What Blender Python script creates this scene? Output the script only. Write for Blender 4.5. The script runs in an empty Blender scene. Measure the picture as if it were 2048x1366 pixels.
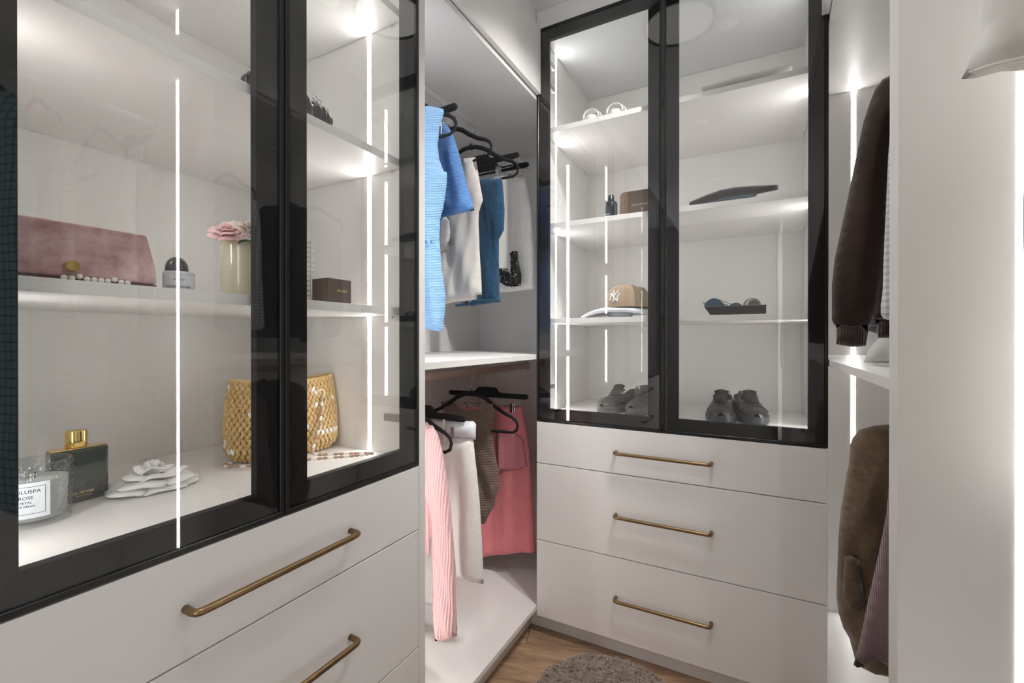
import bpy, bmesh, math, random
from mathutils import Vector, Matrix, noise
from mathutils.geometry import delaunay_2d_cdt
random.seed(7)
S = bpy.context.scene
C = S.collection
PI = math.pi
R = math.radians
HC = 1.155                      # camera height; "h" values below are heights relative to it

# ------------------------------------------------------------------ camera
cd = bpy.data.cameras.new('camera')
cd.sensor_width = 36.0
cd.lens = 908.7 / 2048 * 36.0
cd.shift_y = -4.6 / 2048
cd.clip_start = 0.02
cam = bpy.data.objects.new('camera', cd)
C.objects.link(cam)
cam.location = (0, 0, HC)
cam.rotation_euler = (R(90 - 0.15), 0, R(28.24))
S.camera = cam

# ------------------------------------------------------------------ world, exposure
w = bpy.data.worlds.new('world'); S.world = w; w.use_nodes = True
w.node_tree.nodes['Background'].inputs[0].default_value = (0.75, 0.85, 1.0, 1)
w.node_tree.nodes['Background'].inputs[1].default_value = 1.0
S.view_settings.view_transform = 'Standard'
S.view_settings.look = 'None'
S.view_settings.gamma = 1.0
S.view_settings.use_curve_mapping = False
S.view_settings.exposure = 0.34
S.cycles.max_bounces = 16; S.cycles.diffuse_bounces = 10; S.cycles.glossy_bounces = 6; S.cycles.transparent_max_bounces = 24
LED = 33.0                      # radiance of the light profiles
LAMP = 0.45                     # radiance of the round ceiling lamps
GLOW = 8.0                       # strength of an added glow, unused; no window is built

def area_light(name, loc, rot, sx, sy, power, col=(1, 1, 1)):
    l = bpy.data.lights.new(name, 'AREA'); l.shape = 'RECTANGLE'; l.size = sx; l.size_y = sy
    l.energy = power; l.color = col
    o = bpy.data.objects.new(name, l); C.objects.link(o); o.location = loc; o.rotation_euler = rot
    return o
area_light('added_side_fill', (0.27, -1.60, 1.15), (0, R(90), 0), 2.0, 0.9, 20, (1.0, 0.99, 0.975))  # added fill from an invented side opening, brightens the aisle
def spot(name, loc, power, cone=128, blend=0.9):
    l = bpy.data.lights.new(name, 'SPOT'); l.energy = power; l.spot_size = R(cone); l.spot_blend = blend
    l.shadow_soft_size = 0.035; l.color = (1.0, 0.97, 0.94)
    o = bpy.data.objects.new(name, l); C.objects.link(o); o.location = loc; return o
DOWN = [(-0.10, 1.18), (-0.28, 0.35), (-0.28, -0.75)]  # invented ceiling lights, added to brighten floor and fronts
for k, (x, y) in enumerate(DOWN): spot('added_downlight_beam', (x, y, HC + 1.262), (22, 17, 3)[k], (98, 126, 126)[k])
AIM = [((0.10, 1.16), (-1.10, 1.62, HC + 0.05), 58, 66), ((0.02, 1.02), (-1.00, 1.42, HC - 0.85), 26, 56)]
for (x, y), tgt, pwr, cone in AIM:      # added spots, no known fixture, to brighten the corner wardrobe
    o = spot('added_spot_beam', (x, y, HC + 1.245), pwr, cone, 0.8)
    o.rotation_euler = (Vector(tgt) - Vector(o.location)).to_track_quat('-Z', 'Y').to_euler()

# ------------------------------------------------------------------ materials
MATS = {}
def newmat(name):
    m = bpy.data.materials.new(name); m.use_nodes = True; MATS[name] = m
    nt = m.node_tree; b = nt.nodes['Principled BSDF']
    return m, nt, b
def nd(nt, typ, **kw):
    n = nt.nodes.new(typ)
    for k, v in kw.items():
        if k.startswith('i_'):
            n.inputs[k[2:].replace('_', ' ')].default_value = v
        else: setattr(n, k, v)
    return n
def coords(nt, scale=(1, 1, 1), rot=(0, 0, 0), kind='Object'):
    tc = nt.nodes.new('ShaderNodeTexCoord'); mp = nt.nodes.new('ShaderNodeMapping')
    nt.links.new(tc.outputs[kind], mp.inputs[0])
    mp.inputs['Scale'].default_value = scale; mp.inputs['Rotation'].default_value = rot
    return mp.outputs[0]
def plain(name, col, rough=0.5, metal=0.0, var=0.04, nscale=30, bump=0.0, spec=0.5, sheen=0.0, coat=0.0, tr=0.0):
    m, nt, b = newmat(name)
    v = coords(nt)
    n = nd(nt, 'ShaderNodeTexNoise', i_Scale=nscale, i_Detail=3.0)
    nt.links.new(v, n.inputs['Vector'])
    mx = nd(nt, 'ShaderNodeMixRGB')
    mx.inputs[1].default_value = tuple(c * (1 - var) for c in col) + (1,)
    mx.inputs[2].default_value = tuple(min(1, c * (1 + var)) for c in col) + (1,)
    nt.links.new(n.outputs[0], mx.inputs[0]); nt.links.new(mx.outputs[0], b.inputs['Base Color'])
    b.inputs['Roughness'].default_value = rough; b.inputs['Metallic'].default_value = metal
    b.inputs['Specular IOR Level'].default_value = spec
    b.inputs['Sheen Weight'].default_value = sheen
    b.inputs['Coat Weight'].default_value = coat
    if tr: b.inputs['Transmission Weight'].default_value = tr
    if bump:
        bp = nd(nt, 'ShaderNodeBump', i_Strength=bump, i_Distance=0.002)
        nt.links.new(n.outputs[0], bp.inputs['Height']); nt.links.new(bp.outputs[0], b.inputs['Normal'])
    return m
def emit(name, col, s):
    m, nt, b = newmat(name)
    b.inputs['Base Color'].default_value = (*col, 1)
    b.inputs['Emission Color'].default_value = (*col, 1); b.inputs['Emission Strength'].default_value = s
    return m
def fres(nt, ior):
    f = nd(nt, 'ShaderNodeFresnel'); ge = nd(nt, 'ShaderNodeNewGeometry')
    mr = nd(nt, 'ShaderNodeMapRange'); mr.inputs[3].default_value = ior; mr.inputs[4].default_value = 1 / ior
    nt.links.new(ge.outputs['Backfacing'], mr.inputs[0]); nt.links.new(mr.outputs[0], f.inputs['IOR'])
    return f
def pane_mat():
    m, nt, b = newmat('clear_pane'); nt.nodes.remove(b)
    out = nt.nodes['Material Output']
    t = nd(nt, 'ShaderNodeBsdfTransparent'); t.inputs[0].default_value = (0.985, 0.99, 0.987, 1)
    g = nd(nt, 'ShaderNodeBsdfGlossy', i_Roughness=0.0); g.inputs[0].default_value = (1, 1, 1, 1)
    f = fres(nt, 1.52)
    mx = nd(nt, 'ShaderNodeMixShader')
    nt.links.new(f.outputs[0], mx.inputs[0]); nt.links.new(t.outputs[0], mx.inputs[1]); nt.links.new(g.outputs[0], mx.inputs[2])
    nt.links.new(mx.outputs[0], out.inputs[0])
    return m
def thin_glass(name, tint, rough=0.02):
    m, nt, b = newmat(name); nt.nodes.remove(b)
    out = nt.nodes['Material Output']
    t = nd(nt, 'ShaderNodeBsdfTransparent'); t.inputs[0].default_value = (*tint, 1)
    g = nd(nt, 'ShaderNodeBsdfGlossy', i_Roughness=rough)
    f = fres(nt, 1.6)
    v = coords(nt); n = nd(nt, 'ShaderNodeTexVoronoi', i_Scale=160.0); nt.links.new(v, n.inputs['Vector'])
    bp = nd(nt, 'ShaderNodeBump', i_Strength=0.5, i_Distance=0.003)
    nt.links.new(n.outputs[0], bp.inputs['Height']); nt.links.new(bp.outputs[0], g.inputs['Normal']); nt.links.new(bp.outputs[0], f.inputs['Normal'])
    mx = nd(nt, 'ShaderNodeMixShader')
    nt.links.new(f.outputs[0], mx.inputs[0]); nt.links.new(t.outputs[0], mx.inputs[1]); nt.links.new(g.outputs[0], mx.inputs[2])
    nt.links.new(mx.outputs[0], out.inputs[0])
    return m
def fabric(name, col, kind='plain', scale=300, col2=None, rough=0.9, sheen=0.3, bump=0.5, dist=0.0015, thr=0.5, horiz=False):
    """woven/knitted cloth: x runs across, z down the garment"""
    m, nt, b = newmat(name)
    v = coords(nt); col2 = col2 or tuple(c * 0.8 for c in col)
    L = nt.links.new
    mx = nd(nt, 'ShaderNodeMixRGB'); mx.inputs[1].default_value = (*col, 1); mx.inputs[2].default_value = (*col2, 1)
    h = None
    if kind in ('rib', 'knit'):
        wv = nd(nt, 'ShaderNodeTexWave', i_Scale=scale, i_Distortion=0.4 if kind == 'rib' else 1.5, i_Detail=1.0)
        wv.bands_direction = 'Z' if (horiz or kind == 'knit') else 'X'
        L(v, wv.inputs['Vector']); h = wv.outputs['Fac']
        inv = nd(nt, 'ShaderNodeMath', operation='SUBTRACT'); inv.inputs[0].default_value = 0.62
        L(h, inv.inputs[1]); inv.use_clamp = True; L(inv.outputs[0], mx.inputs[0])
    elif kind in ('grid', 'plaid'):
        outs = []
        for bd in ('X', 'Z'):
            wv = nd(nt, 'ShaderNodeTexWave', i_Scale=scale, i_Distortion=1.2 if kind == 'grid' else 0.1, i_Detail=2.0)
            wv.inputs['Detail Scale'].default_value = 2.0
            wv.bands_direction = bd; L(v, wv.inputs['Vector'])
            gt = nd(nt, 'ShaderNodeMath', operation='GREATER_THAN'); gt.inputs[1].default_value = thr
            L(wv.outputs['Fac'], gt.inputs[0]); outs.append(gt.outputs[0])
        mm = nd(nt, 'ShaderNodeMath', operation='MAXIMUM' if kind == 'grid' else 'ADD')
        L(outs[0], mm.inputs[0]); L(outs[1], mm.inputs[1])
        sc = nd(nt, 'ShaderNodeMath', operation='MULTIPLY'); sc.inputs[1].default_value = 1.0 if kind == 'grid' else 0.5
        L(mm.outputs[0], sc.inputs[0]); L(sc.outputs[0], mx.inputs[0])
        nz = nd(nt, 'ShaderNodeTexNoise', i_Scale=260.0, i_Detail=3.0); L(v, nz.inputs['Vector'])
        sb = nd(nt, 'ShaderNodeMath', operation='SUBTRACT'); L(nz.outputs[0], sb.inputs[0]); L(mm.outputs[0], sb.inputs[1]); h = sb.outputs[0]
    else:
        nz = nd(nt, 'ShaderNodeTexNoise', i_Scale=scale, i_Detail=5.0, i_Roughness=0.65)
        L(coords(nt, (1, 1, 0.35) if kind == 'denim' else (1, 1, 1)), nz.inputs['Vector'])
        h = nz.outputs[0]
        cr = nd(nt, 'ShaderNodeValToRGB'); cr.color_ramp.elements[0].position = 0.35; cr.color_ramp.elements[1].position = 0.68
        L(h, cr.inputs[0]); L(cr.outputs[0], mx.inputs[0])
    L(mx.outputs[0], b.inputs['Base Color'])
    bp = nd(nt, 'ShaderNodeBump', i_Strength=bump, i_Distance=dist); L(h, bp.inputs['Height']); L(bp.outputs[0], b.inputs['Normal'])
    b.inputs['Roughness'].default_value = rough; b.inputs['Sheen Weight'].default_value = sheen
    b.inputs['Specular IOR Level'].default_value = 0.25
    return m
def lace_mat():
    m, nt, b = newmat('black_lace'); v = coords(nt)
    b.inputs['Base Color'].default_value = (0.008, 0.008, 0.009, 1); b.inputs['Roughness'].default_value = 0.7
    n = nd(nt, 'ShaderNodeTexVoronoi', i_Scale=110.0, feature='DISTANCE_TO_EDGE'); nt.links.new(v, n.inputs['Vector'])
    n2 = nd(nt, 'ShaderNodeTexNoise', i_Scale=45.0); nt.links.new(v, n2.inputs['Vector'])
    s = nd(nt, 'ShaderNodeMath', operation='SUBTRACT'); nt.links.new(n2.outputs[0], s.inputs[0]); nt.links.new(n.outputs[0], s.inputs[1])
    g = nd(nt, 'ShaderNodeMath', operation='GREATER_THAN'); g.inputs[1].default_value = 0.27
    nt.links.new(s.outputs[0], g.inputs[0]); nt.links.new(g.outputs[0], b.inputs['Alpha'])
    return m
def wood_mat(name, base, dark, kx=1):
    m, nt, b = newmat(name); L = nt.links.new
    oi = nd(nt, 'ShaderNodeObjectInfo')
    tc = nt.nodes.new('ShaderNodeTexCoord'); ad = nd(nt, 'ShaderNodeVectorMath', operation='ADD')
    cmb = nd(nt, 'ShaderNodeCombineXYZ'); ml = nd(nt, 'ShaderNodeMath', operation='MULTIPLY'); ml.inputs[1].default_value = 37.0
    L(oi.outputs['Random'], ml.inputs[0]); L(ml.outputs[0], cmb.inputs[0]); L(ml.outputs[0], cmb.inputs[1])
    L(tc.outputs['Object'], ad.inputs[0]); L(cmb.outputs[0], ad.inputs[1])
    mp = nt.nodes.new('ShaderNodeMapping'); mp.inputs['Scale'].default_value = (1.6, 9, 9); L(ad.outputs[0], mp.inputs[0])
    n = nd(nt, 'ShaderNodeTexNoise', i_Scale=2.4, i_Detail=8.0, i_Roughness=0.6, i_Distortion=1.2); L(mp.outputs[0], n.inputs['Vector'])
    cr = nd(nt, 'ShaderNodeValToRGB'); e = cr.color_ramp.elements
    e[0].position = 0.3; e[0].color = (*dark, 1); e[1].position = 0.7; e[1].color = (*base, 1)
    L(n.outputs[0], cr.inputs[0])
    hs = nd(nt, 'ShaderNodeHueSaturation'); mr = nd(nt, 'ShaderNodeMapRange'); mr.inputs[3].default_value = 0.75; mr.inputs[4].default_value = 1.2
    L(oi.outputs['Random'], mr.inputs[0]); L(mr.outputs[0], hs.inputs['Value']); L(cr.outputs[0], hs.inputs['Color']); L(hs.outputs[0], b.inputs['Base Color'])
    b.inputs['Roughness'].default_value = 0.45
    bp = nd(nt, 'ShaderNodeBump', i_Strength=0.15, i_Distance=0.001); L(n.outputs[0], bp.inputs['Height']); L(bp.outputs[0], b.inputs['Normal'])
    return m

LAM = plain('greige_laminate', (0.785, 0.772, 0.760), 0.38, var=0.012, nscale=3, spec=0.35)
LAMI = plain('pale_top_laminate', (0.70, 0.71, 0.715), 0.42, var=0.01, nscale=3, spec=0.35)
EDGE = plain('greige_edge_band', (0.70, 0.68, 0.66), 0.45, var=0.01, nscale=3, spec=0.35)
CEIL = plain('ceiling_paint', (0.80, 0.805, 0.81), 0.8, var=0.01, nscale=5)
WALL = plain('wall_paint', (0.74, 0.73, 0.72), 0.8, var=0.01, nscale=5)
PLIN = plain('plinth_laminate', (0.66, 0.65, 0.64), 0.45, var=0.01, nscale=3)
BLK = plain('black_door_frame', (0.012, 0.0125, 0.013), 0.6, var=0.1, nscale=8, spec=0.1)
RIM = plain('black_door_rim', (0.008, 0.008, 0.008), 0.3, var=0.1, nscale=8)
PANE = pane_mat()
LEDM = emit('led_profile_light', (1.0, 0.975, 0.945), LED)
LEDM2 = emit('led_profile_light_open_units', (1.0, 0.975, 0.945), LED * 0.6)
LEDM3 = emit('led_profile_light_rear_unit', (1.0, 0.975, 0.945), LED * 0.45)
LAMPM = emit('ceiling_lamp_diffuser', (1.0, 0.97, 0.93), LAMP)
GLOWM = emit('unused_added_glow', (0.95, 0.98, 1.0), GLOW)
BRZ = plain('bronze_handle', (0.30, 0.20, 0.105), 0.33, 1.0, var=0.12, nscale=60)
SILV = plain('satin_silver_rail', (0.78, 0.77, 0.76), 0.4, 0.55)
ROSEG = plain('rose_gold_rail', (0.66, 0.50, 0.44), 0.38, 0.7, var=0.05, nscale=20)
CHR = plain('chrome', (0.75, 0.75, 0.76), 0.15, 1.0, var=0.03)
STEEL = plain('brushed_steel', (0.42, 0.42, 0.42), 0.35, 1.0, var=0.05)
GOLD = plain('polished_gold', (0.85, 0.60, 0.18), 0.14, 1.0, var=0.06)
VEL = plain('black_velvet_flock', (0.010, 0.010, 0.012), 0.75, var=0.2, nscale=400, sheen=0.05, spec=0.3)
WPLS = plain('white_plaster', (0.82, 0.81, 0.80), 0.55, var=0.02)
WCL = fabric('white_cloth', (0.84, 0.83, 0.81), 'plain', 60, (0.78, 0.77, 0.75), bump=0.15)
BLKG = plain('black_gloss', (0.012, 0.013, 0.015), 0.12, var=0.2, nscale=40)
PRINT = plain('dark_print', (0.06, 0.07, 0.08), 0.6)
PRINTW = plain('pale_print', (0.8, 0.82, 0.84), 0.6)
PRINTG = plain('gold_print', (0.75, 0.58, 0.25), 0.4, 0.6)

# ------------------------------------------------------------------ geometry helpers
def thing(name, label, cat, loc=(0, 0, 0), rotz=0.0, group=None):
    o = bpy.data.objects.new(name, None); C.objects.link(o); o.empty_display_size = 0.05
    o.location = loc; o.rotation_euler = (0, 0, R(rotz)); o['label'] = label; o['category'] = cat
    if group: o['group'] = group
    return o
def tag(o, label=None, cat=None, group=None, kind=None):
    if label: o['label'] = label
    if cat: o['category'] = cat
    if group: o['group'] = group
    if kind: o['kind'] = kind
    return o
class MB:
    def __init__(s): s.v = []; s.f = []
    def add(s, vs, fs):
        n = len(s.v); s.v += [tuple(p) for p in vs]; s.f += [tuple(i + n for i in f) for f in fs]; return s
    def box(s, x0, x1, y0, y1, z0, z1):
        if x0 > x1: x0, x1 = x1, x0
        if y0 > y1: y0, y1 = y1, y0
        if z0 > z1: z0, z1 = z1, z0
        return s.add([(x0, y0, z0), (x1, y0, z0), (x1, y1, z0), (x0, y1, z0), (x0, y0, z1), (x1, y0, z1), (x1, y1, z1), (x0, y1, z1)],
                     [(0, 3, 2, 1), (4, 5, 6, 7), (0, 1, 5, 4), (1, 2, 6, 5), (2, 3, 7, 6), (3, 0, 4, 7)])
    def tube(s, pts, r, n=10, flat=1.0, closed=False):
        """sweep a circle (flat: squash of the second axis) along pts; r number or list"""
        pts = [Vector(p) for p in pts]; m = len(pts); rs = r if isinstance(r, (list, tuple)) else [r] * m
        prev = None; rings = []
        for i, p in enumerate(pts):
            a = pts[(i - 1) % m] if (closed or i) else p; b = pts[(i + 1) % m] if (closed or i < m - 1) else p
            t = (b - a)
            t = t.normalized() if t.length > 1e-9 else Vector((0, 0, 1))
            if prev is None:
                u = t.cross(Vector((0, 1, 0)))
                if u.length < 0.1: u = t.cross(Vector((0, 0, 1)))
            else: u = prev - t * prev.dot(t)
            if u.length < 1e-6: u = t.orthogonal()
            u.normalize(); prev = u; vv = t.cross(u)
            rings.append([p + u * math.cos(2 * PI * k / n) * rs[i] + vv * math.sin(2 * PI * k / n) * rs[i] * flat for k in range(n)])
        vs = [q for rg in rings for q in rg]; fs = []
        for i in range(m if closed else m - 1):
            j = (i + 1) % m
            for k in range(n):
                k2 = (k + 1) % n; fs.append((i * n + k, i * n + k2, j * n + k2, j * n + k))
        if not closed: fs += [tuple(range(n))[::-1], tuple((m - 1) * n + k for k in range(n))]
        return s.add(vs, fs)
    def lathe(s, prof, n=32, c=(0, 0, 0), ax=1.0, ay=1.0, caps=True):
        vs = [(c[0] + r * ax * math.cos(2 * PI * k / n), c[1] + r * ay * math.sin(2 * PI * k / n), c[2] + z) for r, z in prof for k in range(n)]
        fs = []
        for i in range(len(prof) - 1):
            for k in range(n):
                k2 = (k + 1) % n; fs.append((i * n + k, i * n + k2, (i + 1) * n + k2, (i + 1) * n + k))
        if caps: fs += [tuple(range(n))[::-1], tuple((len(prof) - 1) * n + k for k in range(n))]
        return s.add(vs, fs)
    def grid(s, fn, nu, nv, wrap=False):
        vs = [fn(i / (nu if wrap else nu - 1), j / (nv - 1)) for j in range(nv) for i in range(nu)]
        fs = []
        for j in range(nv - 1):
            for i in range(nu if wrap else nu - 1):
                i2 = (i + 1) % nu; fs.append((j * nu + i, j * nu + i2, (j + 1) * nu + i2, (j + 1) * nu + i))
        return s.add(vs, fs)
    def extr(s, poly, axis, a, b):
        """extrude a 2-D polygon: axis 'y' -> poly is (x,z); 'x' -> (y,z); 'z' -> (x,y)"""
        def q(p, t): return {'y': (p[0], t, p[1]), 'x': (t, p[0], p[1]), 'z': (p[0], p[1], t)}[axis]
        n = len(poly)
        return s.add([q(p, a) for p in poly] + [q(p, b) for p in poly],
                     [tuple(range(n)), tuple(range(n, 2 * n))[::-1]] + [(i, i + n, (i + 1) % n + n, (i + 1) % n) for i in range(n)])
    def obj(s, name, mat, parent=None, smooth=False, bevel=0.0, sub=0, seg=2):
        me = bpy.data.meshes.new(name); me.from_pydata(s.v, [], s.f); me.materials.append(mat)
        bm = bmesh.new(); bm.from_mesh(me); bmesh.ops.recalc_face_normals(bm, faces=bm.faces); bm.to_mesh(me); bm.free()
        if smooth: me.polygons.foreach_set('use_smooth', [True] * len(me.polygons))
        o = bpy.data.objects.new(name, me); C.objects.link(o)
        if parent: o.parent = parent
        if bevel:
            b = o.modifiers.new('bevel', 'BEVEL'); b.width = bevel; b.segments = seg; b.limit_method = 'ANGLE'; b.angle_limit = R(40)
        if sub:
            u = o.modifiers.new('sub', 'SUBSURF'); u.levels = sub; u.render_levels = sub
        me.update(); return o
def box(name, x0, x1, y0, y1, z0, z1, mat, parent=None, bevel=0.0008):
    return MB().box(x0, x1, y0, y1, z0, z1).obj(name, mat, parent, bevel=bevel)
def dup(o, parent=None):
    c = o.copy(); C.objects.link(c); c.parent = parent
    for ch in list(o.children): dup(ch, c)
    return c
def text(name, body, size, mat, parent, mtx, bold=0.0, depth=0.0002):
    cu = bpy.data.curves.new(name, 'FONT'); cu.body = body; cu.size = size; cu.extrude = depth; cu.offset = bold
    cu.align_x = 'CENTER'; cu.align_y = 'CENTER'; cu.resolution_u = 3
    t = bpy.data.objects.new(name, cu); C.objects.link(t)
    bpy.context.view_layer.update()
    me = bpy.data.meshes.new_from_object(t.evaluated_get(bpy.context.evaluated_depsgraph_get()))
    bpy.data.objects.remove(t); me.transform(mtx); me.materials.clear(); me.materials.append(mat)
    o = bpy.data.objects.new(name, me); C.objects.link(o); o.parent = parent
    return o
def face_m(loc, xdir, updir):
    """matrix putting text (x right, y up) at loc"""
    x = Vector(xdir).normalized(); y = Vector(updir).normalized(); z = x.cross(y)
    m = Matrix((x, y, z)).transposed().to_4x4(); m.translation = Vector(loc); return m

def cloth(name, outline, mat, parent=None, thick=0.02, folds=(), res=0.012, y=0.0, jitter=0.004, ramp=0.03, seed=0, slack=None):
    """a hanging piece of cloth with two faces, from its outline in its own plane (x, z)"""
    pts = []
    n = len(outline)
    for i in range(n):
        a = Vector(outline[i]); b = Vector(outline[(i + 1) % n]); k = max(1, int((b - a).length / res))
        for j in range(k): pts.append(a + (b - a) * (j / k))
    m = len(pts)
    def inside(p):
        c = False; j = n - 1
        for i in range(n):
            xi, zi = outline[i]; xj, zj = outline[j]
            if (zi > p[1]) != (zj > p[1]) and p[0] < (xj - xi) * (p[1] - zi) / (zj - zi) + xi: c = not c
            j = i
        return c
    segs = [(Vector(outline[i]), Vector(outline[(i + 1) % n])) for i in range(n)]
    def dist(p):
        best = 9
        for a, b in segs:
            ab = b - a; t = max(0, min(1, (p - a).dot(ab) / max(ab.length_squared, 1e-12))); d = (p - a - ab * t).length
            if d < best: best = d
        return best
    us = [p[0] for p in outline]; zs = [p[1] for p in outline]
    inner = []; row = 0; z = min(zs) + res * 0.7
    while z < max(zs):
        x = min(us) + (res * 0.5 if row % 2 else 0)
        while x < max(us):
            p = Vector((x, z))
            if inside(p):
                d = dist(p)
                if d > res * 0.5: inner.append((p, d))
            x += res
        z += res * 0.9; row += 1
    allp = [tuple(p) for p in pts] + [tuple(p) for p, d in inner]
    dd = [0.0] * m + [d for p, d in inner]
    vo, ed, fo, ov, oe, of = delaunay_2d_cdt([Vector(p) for p in allp], [(i, (i + 1) % m) for i in range(m)], [], 1, 1e-6)
    dmap = []
    for i, p in enumerate(vo):
        dmap.append(dd[ov[i][0]] if ov[i] else 0.0)
    ztop, zbot = max(zs), min(zs)
    def F(u, z, d):
        t = (ztop - z) / max(ztop - zbot, 1e-6); r = min(1, d / ramp) if ramp else 1
        s = 0
        for amp, wl, ph, slant in folds:
            s += amp * math.sin(2 * PI * (u + slant * z) / wl + ph) * (0.25 + 0.75 * t)
        s += jitter * noise.noise(Vector((u * 9 + seed, z * 5, seed * 1.7)))*2
        return s * (0.35 + 0.65 * r)
    nv = len(vo); V = []; 
    for i, p in enumerate(vo):
        d = dmap[i]; t = thick * math.sqrt(min(1, d / (thick * 1.6))) if d > 0 else 0.0
        f = F(p[0], p[1], d); V.append((p[0], y + f - t, p[1]))
    idx = {}
    for i, p in enumerate(vo):
        d = dmap[i]
        if d <= 0: idx[i] = i
        else:
            t = thick * math.sqrt(min(1, d / (thick * 1.6))); f = F(p[0], p[1], d)
            idx[i] = len(V); V.append((p[0], y + f * 0.8 + t, p[1]))
    Fs = []
    for f in fo:
        f = list(f); Fs.append(tuple(f)); Fs.append(tuple(idx[i] for i in f)[::-1])
    mb = MB(); mb.v = V; mb.f = Fs
    return mb.obj(name, mat, parent, smooth=True)

# ------------------------------------------------------------------ the room shell
def struct(o): o['kind'] = 'structure'; return o
CZ = HC + 1.269
struct(box('wall_left', -1.45, -1.345, -2.3, 2.25, -0.02, CZ + 0.05, WALL, bevel=0))
struct(box('wall_back', -1.345, 0.79, 2.19, 2.25, -0.02, CZ + 0.05, WALL, bevel=0))
struct(box('wall_right', 0.79, 0.9, -2.3, 2.25, -0.02, CZ + 0.05, WALL, bevel=0))
struct(box('wall_front', -1.345, 0.79, -2.3, -2.2, -0.02, CZ + 0.05, plain('darkened_rear_wall', (0.25, 0.235, 0.22), 0.8, var=0.01, nscale=5), bevel=0))  # unseen wall, coloured dark to dim its reflection in the glass
dr = struct(MB().box(0.195, 0.23, -2.12, -2.07, 0.0, 2.17).box(0.195, 0.23, -1.13, -1.08, 0.0, 2.17).box(0.195, 0.23, -2.12, -1.08, 2.17, 2.22).obj('added_door_frame', WPLS))  # unseen frame, invented round the added side fill
struct(box('wall_divider', 0.195, 0.23, -2.2, -2.12, 0, CZ, WALL, bevel=0)); struct(box('wall_lintel', 0.195, 0.23, -2.12, -1.0, 2.22, CZ, WALL, bevel=0)); struct(box('wall_jamb', 0.195, 0.23, -1.08, -1.0, 0, 2.22, WALL, bevel=0))
struct(box('ceiling', -1.45, 0.9, -2.3, 2.25, CZ, CZ + 0.1, CEIL, bevel=0))
fl = struct(box('floor', -1.45, 0.9, -2.3, 2.25, -0.06, -0.012, plain('floor_gap', (0.05, 0.035, 0.025), 0.9), bevel=0))
# planks, laid 17 degrees off the back units
OAK = wood_mat('brown_oak', (0.50, 0.335, 0.215), (0.20, 0.118, 0.066))
pw, pl = 0.19, 1.1
pm = MB().box(0, pl - 0.002, 0, pw - 0.0015, -0.012, 0.0).obj('plank', OAK, fl, bevel=0.001)
ca, sa = math.cos(R(17.3)), math.sin(R(17.3))
first = True
for j in range(-14, 14):
    for i in range(-3, 4):
        off = (j % 3) * 0.37
        lx, ly = i * pl + off, j * pw
        bx, by = -0.7444 - 0.02 + lx * ca - ly * sa, 1.537 + lx * sa + ly * ca
        cx, cy = bx + pl / 2 * ca, by + pl / 2 * sa
        if not (-1.7 < cx < 1.2 and -2.4 < cy < 2.3): continue
        o = pm if first else pm.copy()
        if not first: C.objects.link(o)
        first = False
        o.parent = fl; o.location = (bx, by, 0); o.rotation_euler = (0, 0, R(17.3))
for nm, a in (('trim_1', (-0.775, -0.757, -2.2, 1.606)), ('trim_2', (-0.757, 0.19, 1.609, 1.627)), ('trim_3', (0.190, 0.208, -0.99, 1.606))):
    struct(box(nm, *a, HC + 1.2005, CZ, CEIL, bevel=0))

# ------------------------------------------------------------------ cabinets
T = 0.018
def handle(parent, L, cx, z):
    """slim bar pull with curved-in ends, proud of the drawer front by 3 cm"""
    m = MB(); hl = L / 2; r = 0.006
    pts = [(cx - hl, 0.0, z), (cx - hl, -0.019, z), (cx - hl + 0.002, -0.0255, z), (cx - hl + 0.008, -0.029, z)]
    pts += [(cx - hl + 0.02 + (L - 0.04) * i / 6, -0.0295, z) for i in range(7)]
    pts += [(cx + hl - 0.008, -0.029, z), (cx + hl - 0.002, -0.0255, z), (cx + hl, -0.019, z), (cx + hl, 0.0, z)]
    m.tube(pts, r, 10)
    return m.obj('handle', BRZ, parent, smooth=True)
def door(parent, u0, u1, z0, z1, fr, hinge_right=False, hinges=()):
    d = MB(); e = 0.010; y0, y1 = 0.0045, 0.021
    a0, a1, b0, b1 = u0 + e, u1 - e, z0 + e, z1 - e; i0, i1, j0, j1 = u0 + fr, u1 - fr, z0 + fr, z1 - fr
    # mitred stiles and rails
    for poly in ([(a0, b0), (a1, b0), (i1, j0), (i0, j0)], [(a1, b0), (a1, b1), (i1, j1), (i1, j0)], [(a1, b1), (a0, b1), (i0, j1), (i1, j1)], [(a0, b1), (a0, b0), (i0, j0), (i0, j1)]):
        d.extr(poly, 'y', y0, y1)
    f = d.obj('door', BLK, parent, bevel=0.0006, seg=1)
    r = MB(); q = 0.0085
    r.box(u0, u1, -0.001, y1, z0, z0 + q).box(u0, u1, -0.001, y1, z1 - q, z1).box(u0, u0 + q, -0.001, y1, z0 + q, z1 - q).box(u1 - q, u1, -0.001, y1, z0 + q, z1 - q)
    r.obj('door_rim', RIM, f, bevel=0.0008, seg=1)
    MB().box(a0, a1, 0.0, 0.004, b0, b1).obj('glass_pane', PANE, f)
    for hz in hinges:
        s = 1 if not hinge_right else -1; x = (u0 + 0.03) if not hinge_right else (u1 - 0.03)
        m = MB().box(x, x + s * 0.016, 0.0215, 0.075, hz - 0.009, hz + 0.009)
        for k in (0.05, 0.065): m.lathe([(0.004, 0), (0.004, 0.001)], 10, (x + s * 0.008, k, hz + 0.0088))
        m.obj('hinge', STEEL, f, bevel=0.001)
    return f
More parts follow.
